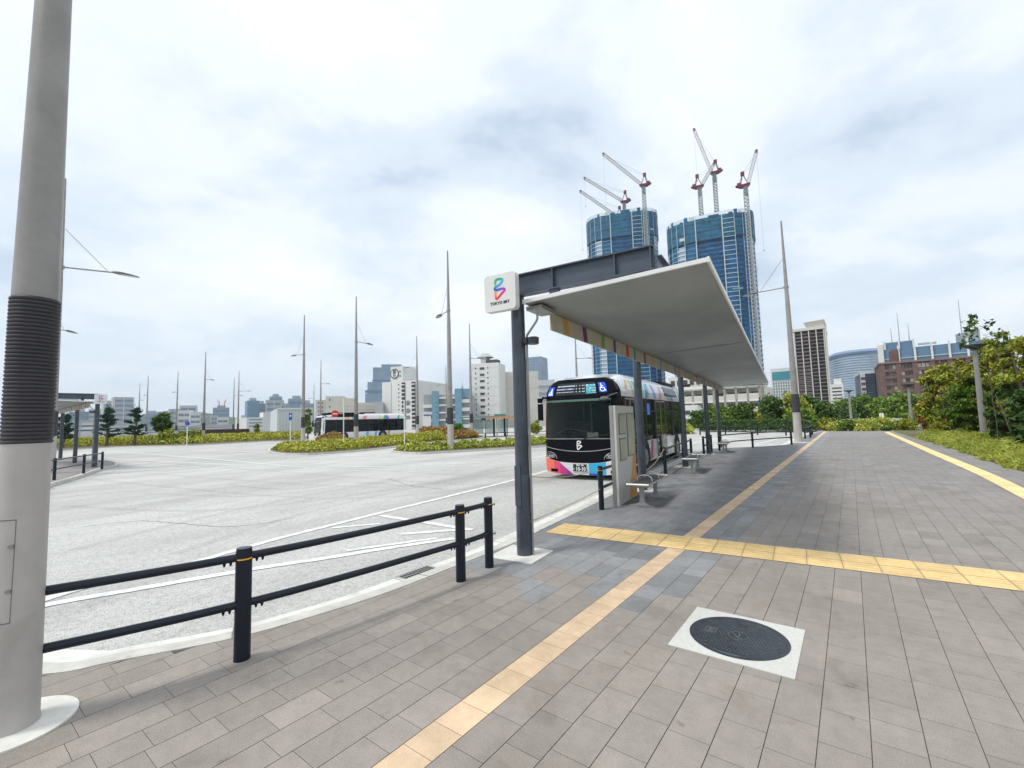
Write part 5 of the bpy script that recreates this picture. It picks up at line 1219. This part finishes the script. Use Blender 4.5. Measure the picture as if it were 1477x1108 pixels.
t, W, H = building('office', 'black glass office with a white balcony strip left of the brown apartments', 1240, 1262, 539, 150, 14, bmat('blk', (.05, .06, .09), .3), yaw=.1); part(t, 'white_strip', PALE, 0, W*.33, -.3, 0, 0, H); bands(t, 'balcony', SLIT, .1, W*.3, 0, H-.5, 8, .4, y=-.45, th=.2); bands(t, 'window_band', GLB, W*.38, W*.95, 0, H-.4, 16, .3, y=-.08, th=.1)
part(t, 'roof_cap', PALE, 0, W, 0, 14, H, H+.6)
# wide glass office with white piers
t, W, H = building('glass_office', 'wide blue glass office with white piers behind the brown apartments', 1268, 1425, 496, 240, 40, bmat('slate_glass', (.12, .21, .32), .3, .1, .05), yaw=-.0, h=at(1345, 498, 240).z)
cols(t, 'white_pier', WHT, W*.03, W*.99, 7, 0, H+1.2, W*.021, y=-1.2, th=1.4); bands(t, 'spandrel', bmat('spandrel', (.35, .47, .45), .4), 0, W, H*.3, H*.93, 4, .10, y=-.35, th=.3)
part(t, 'left_pier', WHT, -.6, 1.2, -1.5, 1, 0, H+2); part(t, 'upper_left_block', bmat('slate_glass', (.12, .21, .32)), 1, W*.34, 5, 30, H, H+3.4); cols(t, 'white_pier', WHT, 1.5, W*.34, 3, H, H+3.9, W*.02, y=4, th=1.2); part(t, 'roof_rail', GRY, W*.38, W*.56, 4, 5, H+1, H+1.8)
b = MB(); b.lathe([(.1, 0), (W*.075, 0), (W*.075, 4.6), (.1, 4.8)], 24, (W*.82, 12)); o = b.build('roof_drum', bmat('drum', (.33, .36, .39), .5), t); o.location = (0, 0, H); part(t, 'roof_drum_box', bmat('drum', (.33, .36, .39)), W*.82, W*.955, 6, 18, H, H+4.8)
for fx, hgt in ((.12, 10), (.20, 16), (.30, 11), (.80, 18)):
    b = MB(); b.tube([(W*fx, 8, H), (W*fx, 8, H+hgt)], [.25, .08], 6); b.build('antenna', GRY, t)
# brown brick apartments
brn = bmat('brick_brown', (.145, .088, .078), .8, 0, .10, .8)
t, W, H = building('apartment_block', 'brown brick apartment block with rows of recessed balconies', 1268, 1400, 520.5, 135, 16, brn, yaw=.12, h=at(1335, 521, 135).z, side=1258)
nF = 8; bands(t, 'brick_parapet', brn, 0, W, -H/nF*.5, H-H/nF*.5, nF, .40, y=-.4, th=.4); cols(t, 'brick_pier', brn, .4, W-.4, 6, 0, H, .9, y=-.42, th=.42)
grid(t, 'window', GL, .8, W*.62, 0, H, 12, nF, .80, .52, y=-.08, th=.1, mats=[GL, GL, GL, bmat('curtain', (.45, .44, .40)), bmat('dim_glass', (.12, .12, .12), .2)])
part(t, 'roof_edge', bmat('roof_brown', (.22, .13, .11)), -.2, W+.2, -.6, 16, H, H+.35); part(t, 'stair_head', brn, W*.16, W*.25, 2, 8, H+.35, H+3.4)

# ================================================================== TOWERS UNDER CONSTRUCTION
NET = bmat('blue_net', (.004, .10, .24), .65, 0, .25, .12); NETG = bmat('green_net', (.006, .115, .20), .65, 0, .25, .25); NETD = bmat('net_dark_floor', (.002, .03, .10), .6, 0, .1); SLABL = bmat('slab_line', (.16, .33, .38), .6); WL = bmat('hoist_white', (.50, .58, .58), .5)  # NETD is a darker blue for floor slabs, lifts, deck and patches
GLL = bmat('bay_glass', (.34, .46, .62), .15, .2, .06); BAYW = bmat('bay_white', (.66, .66, .64), .5)
def tower(label, pxl, pxr, py, D, top_slope=0):
    a, c = at(pxl, py, D), at(pxr, py, D); mid = (a+c)/2; Wd = (Vector((c.x, c.y))-Vector((a.x, a.y))).length; az = math.atan2(mid.y, mid.x); rz = az-math.pi/2
    H = at((pxl+pxr)/2, py, D-Wd*.3).z+.3
    cen = Vector((mid.x, mid.y, -.3))+Vector((math.cos(az), math.sin(az), 0))*Wd*.02
    t = empty('tower_under_construction', cen, rz, label, 'building')
    n = 56; rr = Wd/2
    def pt(k, sc=1., dr=0):
        an = 2*math.pi*k/n; p = 2/3.4; x = math.copysign(abs(math.cos(an))**p, math.cos(an)); y = math.copysign(abs(math.sin(an))**p, math.sin(an)); q = Vector((x*(rr*sc+dr), y*(rr*.8*sc+dr))); return q
    def ringmesh(k0, k1, z0, z1, dr, name, mt, cap=False, parent=t):
        b = MB(); ks = [k0+(k1-k0)*i/max(1, int((k1-k0)*1.0+.5)) for i in range(max(1, int((k1-k0)+.5))+1)]
        vs = [(*pt(k, dr=dr), z0) for k in ks]+[(*pt(k, dr=dr), z1) for k in ks]; m_ = len(ks)
        fs = [(i, i+1, m_+i+1, m_+i) for i in range(m_-1)]
        if cap: fs.append(tuple(range(m_, 2*m_)))
        b.add(vs, fs); return b.build(name, mt, parent)
    ringmesh(0, n, 0, H-1, 0, 'netted_facade', NET, True)
    ringmesh(0, n, H*.885, H, .9, 'top_scaffold_wrap', NETG, False)
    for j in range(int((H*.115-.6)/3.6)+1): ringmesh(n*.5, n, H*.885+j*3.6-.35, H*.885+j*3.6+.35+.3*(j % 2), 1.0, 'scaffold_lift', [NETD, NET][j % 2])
    part(t, 'roof_deck', NETD, -rr*.8, rr*.8, -rr*.6, rr*.6, H-1.2, H-.9)
    nf = int(H/3.6); front0, front1 = n*.5, n
    # bay layout along the visible half (k from n/2 .. n, the -y side)
    bays = [(n*.5+i*2.15, n*.5+(i+1)*2.15) for i in range(13)]
    kinds = ['g', 'w', 'd', 'g', 'w', 'd', 'n', 'l', 'n', 'd', 'w', 'g', 'n']
    for (k0, k1), kd in zip(bays, kinds):
        if kd == 'w':
            zt = H*.885-2
            o = ringmesh(k0+.15, k1-.15, 0, zt, .7, 'glazed_bay', GLL)
            pr = None
            for j in range(nf):
                z = j*3.6
                if z > zt: break
                if pr is None: pr = q = ringmesh(k0+.1, k1-.1, 0, 1.05, 1.2, 'bay_balcony', BAYW)
                else: q = pr.copy(); col.objects.link(q); q.parent = t
                q.location = (0, 0, z)
        else:
            pr = None
            for j in range(nf):
                z = j*3.6
                if z > H-4: break
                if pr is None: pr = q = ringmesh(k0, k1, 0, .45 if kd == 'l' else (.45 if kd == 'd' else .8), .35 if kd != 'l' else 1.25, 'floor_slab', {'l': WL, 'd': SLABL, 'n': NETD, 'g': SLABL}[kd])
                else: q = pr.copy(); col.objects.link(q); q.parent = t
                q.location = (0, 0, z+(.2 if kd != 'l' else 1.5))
        ringmesh(k0-.07, k0+.07, 0, H-.5, 1.35, 'vertical_strip', WL if kd in 'lwn' or True else SLABL)
    for q_ in range(26):
        k0 = n*.5+q_*n*.5/26; o_ = rnd.uniform(.3, 3.2)
        if rnd.random() < .6: ringmesh(k0, k0+n*.5/26*rnd.uniform(.6, 1), H-.5, H+o_, 1.1, 'loose_net_sheet', [NETG, NET, WL][q_ % 3])
    for q_ in range(12):
        k0 = n*.5+rnd.uniform(0, n*.5); z_ = rnd.uniform(H*.45, H*.97); ringmesh(k0, k0+rnd.uniform(.6, 2.2), z_, z_+rnd.uniform(.5, 2.6), 1.5, 'net_patch', [SLABL, NETG, NETD, WL][q_ % 4])
    # parapet fence
    f = MB()
    for k in range(0, n*2):
        p = pt(k/2, dr=.9); f.bar((p.x, p.y, H), (p.x, p.y, H+3.2), .12, .12)
    f.build('parapet_fence', bmat('fence_pale', (.45, .5, .52), .5), t)
    ringmesh(0, n, H+2.6, H+2.75, .9, 'fence_rail', bmat('fence_pale', (.45, .5, .52))); ringmesh(0, n, H+.2, H+2.5, .92, 'fence_mesh', mat('fence_mesh', (.4, .48, .52), .6, alpha=.30))
    return t, H, Wd
D_L, D_R = 430, 400
tL, HLt, WLt = tower('left-hand tower wrapped in blue netting with white glazed bays', 847, 946, 312, D_L)
tR, HRt, WRt = tower('right-hand and larger tower wrapped in blue netting beside the canopy', 963, 1085, 318, D_R)
RED = bmat('crane_dark_red', (.16, .012, .03), .5); CWH = bmat('crane_white', (.58, .55, .56), .5); GSL = bmat('mast_slate', (.17, .22, .26), .5); GSM = bmat('mast_pale', (.36, .38, .40), .5)
def lattice(b, a, c, w, n, r=.12, up=(0, 0, 1)):
    a, c = Vector(a), Vector(c); d = (c-a).normalized(); u = Vector(up)
    if abs(d.dot(u)) > .95: u = Vector((1, 0, 0))
    x = d.cross(u).normalized(); z = x.cross(d).normalized(); cs = [(-1, -1), (1, -1), (1, 1), (-1, 1)]
    def P(i, k, s=1.): return a+(c-a)*(i/n)+(x*cs[k][0]+z*cs[k][1])*w/2*s
    for k in range(4): b.bar(P(0, k), P(n, k), r*1.6, r*1.6)
    for i in range(n):
        for k in range(4):
            k2 = (k+1) % 4; b.bar(P(i, k), P(i+1, k2) if i % 2 else P(i+1, k2), r, r); b.bar(P(i, k), P(i, k2), r, r)
def crane(label, cab, base_py, tip, D, mast=True, hook=None):
    """cab/tip are image positions at distance D; the jib lies across the view"""
    c = at(*cab, D); e = at(*tip, D); zb = at(cab[0], base_py, D).z; t = empty('luffing_crane', (c.x, c.y, zb), math.atan2(c.y, c.x)-math.pi/2, label, 'tower crane', 'cranes on the two netted towers')
    h = c.z-zb; dx = (Vector((e.x-c.x, e.y-c.y))).length*(1 if tip[0] > cab[0] else -1); dz_ = e.z-c.z; s = 1 if dx > 0 else -1
    if mast: b = MB(); lattice(b, (0, 0, 0), (0, 0, h-5), 2.9, max(3, int(h/2.9)), .42); b.build('mast', GSM, t)
    b = MB()
    for k, w in ((0, 2.6), (1.6, 3.3), (3.2, 2.6), (4.6, 3.0)): b.box(-w/2, w/2, -w/2, w/2, h-8+k, h-8+k+1.0)
    b.box(-1.2, 1.2, -1.2, 1.2, h-8.5, h-2); b.build('climbing_frame', GSL, t)
    b = MB(); b.add([(-s*6.6, -1.8, h-.1), (s*3.4, -1.8, h-.1), (s*3.4, 1.8, h-.1), (-s*6.6, 1.8, h-.1), (-s*3, -1.5, h-2.2), (s*1.8, -1.5, h-2.2), (s*1.8, 1.5, h-2.2), (-s*3, 1.5, h-2.2)], [(0, 1, 2, 3), (4, 5, 1, 0), (5, 6, 2, 1), (6, 7, 3, 2), (7, 4, 0, 3), (4, 7, 6, 5)]); b.box(-5.5, -2.5, -1.6, 1.6, h-.2, h+1.6) if s > 0 else b.box(2.5, 5.5, -1.6, 1.6, h-.2, h+1.6)
    b.build('machine_deck', RED, t, smooth=False)
    ax = -s*1.4; ah = h+8.5
    b = MB(); b.bar((ax-1.6*s, 0, h), (ax, 0, ah), .5, .5); b.bar((ax+3.2*s, 0, h), (ax, 0, ah), .5, .5); b.bar((ax-3*s, 1, h), (ax, 0, ah), .35, .35); b.box(ax-1.3, ax+1.3, -.9, .9, ah-1.4, ah+1.4); b.build('a_frame', RED, t)
    b = MB(); j0 = Vector((s*2.0, 0, h+.6)); j1 = Vector((dx, 0, h+dz_)); n = max(5, int((j1-j0).length/3)); lattice(b, j0, j1, 2.0, n, .2); b.build('jib', CWH, t)
    b = MB(); b.box(j1.x-.9, j1.x+.9, -.8, .8, j1.z-.9, j1.z+.9); b.build('jib_head', RED, t)
    b = MB(); b.bar((ax, 0, ah), j0.lerp(j1, .92), .12, .12); b.bar((ax, .6, ah-.6), j0.lerp(j1, .6), .09, .09); b.build('pendant_line', GSL, t)
    if hook: b = MB(); b.bar((j1.x, 0, j1.z), (j1.x, 0, j1.z-hook), .10, .10); b.box(j1.x-.3, j1.x+.3, -.3, .3, j1.z-hook-1, j1.z-hook); b.build('hoist_rope', GSL, t)
crane('tallest crane on the left tower, its mast climbing the tower front', (928, 266), 520, (870, 221), D_L-36, hook=60)
crane('middle crane low behind the left tower roof', (900, 290), 312, (843, 256), D_L-6, hook=28)
crane('lowest crane of the left tower with only its jib above the roofline', (892, 312), 330, (837, 275), D_L+8, mast=False, hook=60)
crane('left crane on the right tower with its jib folded to the right', (1009, 268), 310, (1030, 236), D_R-10)
crane('highest crane with a steep jib on the right tower', (1030, 248), 305, (1001, 187), D_R-4, hook=45)
crane('right crane with its mast running down the right edge of the larger tower', (1075, 266), 560, (1091, 218), D_R-34, hook=75)

# ================================================================== TREES
def limb_pts(a, b, k, amp): return [Vector(a).lerp(Vector(b), i/k)+Vector((rnd.uniform(-amp, amp), rnd.uniform(-amp, amp), 0))*(0 if i in (0, k) else 1) for i in range(k+1)]
def tree(loc, h, rad, label, leaf, n=6000, size=.12, base=.3, clumps=22, cat='tree', group=None, name='tree', trunk_r=None, squash=.8, seed=0, multi=1, airy=.34):
    t = empty(name, loc, rnd.uniform(0, 6), label, cat, group); tr = trunk_r or h*.018+.03
    cz = h*(base+(1-base)*.5); ch = h*(1-base)*.5; tm = MB(); cl = []
    for q in range(clumps):
        a = rnd.uniform(0, 6.283); el = rnd.uniform(-1, 1); rr = rnd.uniform(.35, .95)
        cl.append(Vector((rad*rr*math.cos(a)*math.sqrt(1-el*el*.75), rad*rr*math.sin(a)*math.sqrt(1-el*el*.75), cz+ch*el*.86)))
    top = Vector((rnd.uniform(-.1, .1)*rad, rnd.uniform(-.1, .1)*rad, h*.9))
    for m_ in range(multi):
        o_ = Vector((rnd.uniform(-.3, .3), rnd.uniform(-.3, .3), 0))*(multi > 1); pp = limb_pts(o_, top+o_*3, 6, rad*.06); tm.tube(pp, [tr*(1-.85*i/6) for i in range(7)], 8)
    for c_ in cl:
        zst = min(h*.85, max(h*base*.75, c_.z-rad*.5)); st = Vector((top.x*zst/h, top.y*zst/h, zst)); pp = limb_pts(st, c_, 4, rad*.07); tm.tube(pp, [tr*.34*(1-.8*i/4) for i in range(5)], 5)
    tm.build('trunk', M['trunk'], t)
    pts = []
    per = n//clumps
    for c_ in cl:
        s_ = rnd.uniform(.7, 1.25)*rad*airy; d = nr.normal(size=(per, 3)); d /= np.linalg.norm(d, axis=1)[:, None]; r_ = nr.uniform(.15, 1.0, per)**.5*np.where(nr.uniform(size=per) < .15, 1.6, 1.0)
        P = np.array(c_)+d*r_[:, None]*np.array([s_, s_, s_*squash])*nr.uniform(.8, 1.15, (per, 1)); pts.append(P)
    leaf_mesh('crown', np.concatenate(pts), size, M[leaf], t, up=.8); return t
def tree_px(px, base_py, top_py, wpx, label, leaf, z=ZR, D=None, **kw):
    p = at(px, base_py, D) if D else gp(px, base_py, z); p.z = z; d = math.hypot(p.x, p.y); h = at(px, top_py, d).z-z
    depth = p.x*CF.x+p.y*CF.y; rad = wpx/2*depth/FPX*kw.pop('rs', 1.0); return tree(p, h, rad, label, leaf, **kw)
def pine_px(px, D, top_py, wpx, label):
    p = at(px, 620, D); p.z = ZR; h = at(px, top_py, D).z-ZR; depth = p.x*CF.x+p.y*CF.y; rad = wpx/2*depth/FPX
    t = empty('pine_tree', p, rnd.uniform(0, 6), label, 'tree', 'pine trees on the far left'); tm = MB(); pp = limb_pts((0, 0, 0), (.1, .1, h), 7, .12); tm.tube(pp, [.17*(1-.85*i/7) for i in range(8)], 8); pts = []
    for q in range(24):
        k = (q//4)/5.5; z = h*(.34+.62*k)+rnd.uniform(-.25, .25); L_ = rad*(1.05-.62*k)*rnd.uniform(.55, 1.15); a = q*2.4; st = Vector((.1*z/h, .1*z/h, z-.25)); en = Vector((L_*math.cos(a), L_*math.sin(a), z+rnd.uniform(-.05, .25))); tm.tube(limb_pts(st, en, 3, .05), [.05, .04, .03, .015], 5)
        m_ = 130; s = nr.uniform(.35, 1.02, m_); P = np.array(st)[None]*(1-s)[:, None]+np.array(en)[None]*s[:, None]; P += nr.normal(size=(m_, 3))*np.array([rad*.11, rad*.11, rad*.045]); pts.append(P)
    P = nr.normal(size=(500, 3))*np.array([rad*.16, rad*.16, h*.05])+np.array([.1, .1, h*.95]); pts.append(P)
    tm.build('trunk', M['trunk'], t); leaf_mesh('crown', np.concatenate(pts), .14, M['leaf_pine'], t, up=.8, aspect=.3)
pine_px(155, 74, 590, 28, 'layered pine just right of the far-left canopy sign'); pine_px(194, 74, 590, 27, 'fuller pine right of the layered one'); pine_px(93, 76, 600, 26, 'pine seen between the far-left canopy pillars')
tree_px(234, 633, 598, 19, 'dark round-headed tree right of the two pines', 'leaf_dark', D=76, n=5000, size=.2, base=.35, airy=.45)
tree_px(371, 630, 612, 9, 'small pale green tree before the white office', 'leaf_park', D=85, n=1200, size=.15)
tree_px(444, 625, 588, 12, 'pale green slim tree just left of the far white bus', 'leaf_green', D=70, n=1800, size=.18, base=.1)
tree_px(250, 633, 620, 30, 'low green bush right of the dark round tree', 'leaf_park', D=72, n=2000, size=.16, base=.05, cat='bush', name='bush')
tree_px(275, 633, 622, 26, 'wide low bush before the low brown building', 'leaf_park', D=72, n=2000, size=.16, base=.05, cat='bush', name='bush')
tree_px(660, 630, 610, 18, 'green bush beside the blue and white building', 'leaf_green', D=60, n=2200, size=.13, base=.05, cat='bush', name='bush')
tree_px(773, 630, 606, 16, 'green bush between the first pillar and the front bus', 'leaf_park', D=60, n=2200, size=.13, base=.05, cat='bush', name='bush')
# greenery behind the far railing
back_trees = [(1010, 618, 592, 30, 'leaf_dark'), (1035, 618, 588, 34, 'leaf_green'), (1060, 619, 590, 36, 'leaf_green'), (1082, 618, 583, 34, 'leaf_dark'), (1120, 618, 574, 36, 'leaf_dark'), (1145, 618, 570, 44, 'leaf_park'), (1170, 617, 573, 46, 'leaf_dark'), (1195, 617, 583, 36, 'leaf_dark'), (1112, 619, 592, 44, 'leaf_park'), (1152, 619, 596, 40, 'leaf_green')]
places = ['leftmost dark tree behind the far canopy pillars', 'mid-green tree behind the last canopy pillar', 'green tree left of the half-hidden mast', 'dark tree touching the canopy end', 'dark tree below the teal gridded office', 'yellow-green tree at the foot of the dark apartment tower', 'broad dark tree right of the path-end mast', 'dark tree at the left of the white banded building', 'low bright shrub mass left of the path-end mast', 'low green shrub mass directly behind the path-end mast']
for i, (px, b_, tp, w, lf) in enumerate(back_trees):
    tree_px(px, b_, tp, w, places[i], lf, z=-.1, D=62+rnd.uniform(-4, 10)-(8 if i > 7 else 0), n=5200, size=.17, base=.05, clumps=16, airy=.42, group='trees behind the side road')
hedge([(1010, 623), (1060, 623.5), (1120, 624), (1180, 623.5)], [(1010, 621.6), (1060, 621.9), (1120, 622.2), (1180, 622)], 16000, 1.15, M['leaf_dark'], 'clipped dark green hedge behind the long far railing', .10, lump=.05)
hedge([(972, 627), (1000, 626.5)], [(972, 623), (1000, 623)], 5000, .9, M['grass'], 'bright grassy bank behind the rear of the front bus', .12, lump=.3)
far_bushes = [(1238, 618, 574, 40, 'leaf_green', 110), (1262, 618, 577, 44, 'leaf_dark', 105), (1290, 618, 575, 46, 'leaf_green', 100), (1217, 618, 584, 28, 'leaf_dark', 100), (1325, 618, 570, 44, 'leaf_green', 80)]
pl2 = ['round green tree before the curved glass tower', 'dark tree left of the brown apartments', 'green tree at the left foot of the brown apartments', 'small dark tree right of the white banded building', 'bushy green tree right of the middle park lamp']
for (px, b_, tp, w, lf, D), lb in zip(far_bushes, pl2): tree_px(px, b_, tp, w, lb, lf, z=-.1, D=D, n=6500, size=.26, base=.05, clumps=18, airy=.42, group='trees at the far end of the path')
# low wall / bridge parapet at the end
t, W, H = building('parapet_wall', 'low grey parapet crossing behind the path end', 1212, 1302, 604, 75, .4, GRY, base=-.2); part(t, 'dark_gap', SLIT, 0, W, -.03, 0, 0, H*.55)
for px in (1271, 1274.5):
    p = at(px, 612, 62); b = MB(); b.lathe([(.09, 0), (.09, 1.35), (.05, 1.4)], 12); o = b.build('bollard', M['white']); o.location = (p.x, p.y, 0); tag(o, 'left white bollard of the pair at the path end' if px == 1271 else 'right white bollard of the pair at the path end', 'bollard', 'white bollards at the path end')
# park planting on the right
park = [(1362, 640, 522, 78, 'leaf_park', 37, 'tree with reddish olive leaves left of the tallest park lamp'), (1398, 640, 508, 70, 'leaf_park', 36, 'olive tree behind the tallest park lamp'), (1436, 640, 494, 70, 'leaf_green', 35.5, 'bright green tree just right of the tallest park lamp'), (1462, 640, 468, 84, 'leaf_park', 33, 'tallest olive tree near the right edge of the picture'), (1500, 640, 480, 110, 'leaf_park', 27, 'large olive tree cut by the right edge of the picture'),
        (1385, 640, 556, 56, 'leaf_green', 35, 'bright green low tree between the olive trees'), (1452, 652, 552, 52, 'leaf_dark', 27, 'dark green shrub tree right of the lamp foot'), (1490, 655, 556, 64, 'leaf_dark', 23, 'dark shrub at the right picture edge'), (1345, 636, 574, 50, 'leaf_rust', 42, 'low reddish bush left of the olive trees')]
for px, b_, tp, w, lf, D, lb in park:
    tree_px(px+6, b_, tp, w, lb, lf, rs=.80, z=0, D=D, n=19000, size=.085, base=.06, clumps=75, airy=.20, multi=3, group='trees and tall shrubs of the right-hand planting')
def twig():
    p = at(1428, 640, 22*K); t = empty('sapling', (p.x, p.y, 0), 0, 'thin sapling shoot with sparse leaves standing above the right-hand trees', 'tree'); h = at(1428, 462, 22*K).z; b = MB(); b.tube(limb_pts((0.3, 0, 0), (0, 0, h), 8, .06), [.016*(1-.8*i/8) for i in range(9)], 6)
    pts = []
    for k in range(9):
        z = h*(.80+.2*k/8); a = k*2.1; e = Vector((.55*math.cos(a)*(1.2-k/9), .55*math.sin(a)*(1.2-k/9), z+.1)); b.tube([(0, 0, z-.1), e], .008, 4); pts.append(np.array(e)+nr.normal(size=(16, 3))*.10)
    b.build('trunk', M['trunk'], t); leaf_mesh('crown', np.concatenate(pts), .10, M['leaf_dark'], t)
twig()
# shrubs and grass along the right edge of the path
def verge(n, h, off0, off1, mt, name, label, size, y0, y1, kind='stuff', aspect=.12, up=3., cat='grass', lump=.4):
    s = nr.uniform(0, 1, n)**1.5; y = y0+(y1-y0)*s; x = np.interp(y, RY, RX)+off0+(off1-off0)*nr.uniform(0, 1, n)
    x += .12*np.sin(y*2.3)+.08*np.sin(y*5.1); lum = 1+lump*(np.sin(x*1.7+y*.9)*.5+np.sin(x*3.1-y*2.2)*.5)
    edge = np.clip((x-np.interp(y, RY, RX)-off0)/.5+.25, 0, 1)
    z = h*lum*edge*nr.uniform(0, 1, n)**.7; P = np.stack([x, y, z], 1)
    o = leaf_mesh(name, P, size, mt, up=up, aspect=aspect); tag(o, label, cat, None, kind); return o
g = MB(); ys = np.linspace(-5, YEND*1.25, 40)
for a, c in zip(ys[:-1], ys[1:]): g.quad((rx(a)-.02, a, -.02), (rx(a)+40, a, -.02), (rx(c)+40, c, -.02), (rx(c)-.02, c, -.02))
struct(g.build('planting_soil', mat('verge_soil', (.15, .14, .06), .95, 0, c2=(.10, .10, .04), scale=2)))
verge(70000, .42, .0, 3.2, M['grass'], 'grass', 'bright uneven grass along the right edge of the path', .11, 8, 36)
verge(9000, .45, .8, 3.5, M['leaf_green'], 'ground_cover', 'leafy ground cover mixed into the grass verge', .07, 9, 30, aspect=.5, up=.6, cat='ground cover')
yy = [15, 18, 21, 25, 29.5, 35, 41]; lbs = ['nearest low shrub behind the grass at the right edge', 'reddish low shrub next behind it', 'low shrub left of the tallest park lamp foot', 'rust-tinted shrub before the olive trees', 'low yellow-green shrub between the park lamps', 'low shrub at the middle park lamp foot', 'farthest low shrub of the right-hand planting']
for i, y in enumerate(yy):
    x = rx(y)+2.9+rnd.uniform(-.2, .5); tree((x+.9+.03*y, y, 0), 1.5+.2*(i % 3), 1.2+y*.03, lbs[i], ['leaf_green', 'leaf_rust', 'leaf_park', 'leaf_park', 'leaf_park', 'leaf_rust', 'leaf_park'][i], n=9000, size=.07, base=.0, clumps=30, cat='bush', name='bush', airy=.45, group='low shrubs of the right-hand planting')
for i, px in enumerate(range(1196, 1312, 11)):
    tree_px(px+rnd.uniform(-2, 2), 619, 607+rnd.uniform(-3.5, 4), 20+rnd.uniform(-5, 8), ['low shrub at the left end of the row closing the path', 'yellow shrub second in the row closing the path', 'low shrub just left of the end park lamp', 'bright shrub at the foot of the end park lamp', 'shrub just right of the end park lamp', 'middle shrub of the row closing the path', 'shrub just left of the two white bollards', 'shrub below the two white bollards', 'shrub just right of the two white bollards', 'shrub near the right end of the row closing the path', 'last shrub of the row, against the middle park lamp'][i], ['leaf_park', 'grass', 'leaf_green', 'grass', 'leaf_park', 'grass'][i % 6], z=-.02, D=51+rnd.uniform(-1, 3), n=2600, size=.09, base=.0, clumps=14, cat='bush', name='bush', airy=.5, group='low shrubs closing the far end of the path')
# haze: thin air round the whole scene
HZ = MB(); HZ.box(-4900, 4900, -4900, 4900, -1.4, 330); hz_ = bpy.data.materials.new('haze_air'); hz_.use_nodes = True; N, L = hz_.node_tree.nodes, hz_.node_tree.links; N.remove(N['Principled BSDF'])
pv = N.new('ShaderNodeVolumePrincipled'); pv.inputs['Color'].default_value = (.86, .93, 1, 1); pv.inputs['Density'].default_value = .00013; pv.inputs['Anisotropy'].default_value = .2; L.new(pv.outputs[0], N['Material Output'].inputs['Volume'])
USE_HAZE = True
if USE_HAZE: o = HZ.build('haze', hz_, smooth=False); o['kind'] = 'stuff'
for o in bpy.data.objects:
    for k in ('W', 'H'):
        if k in o: del o[k]
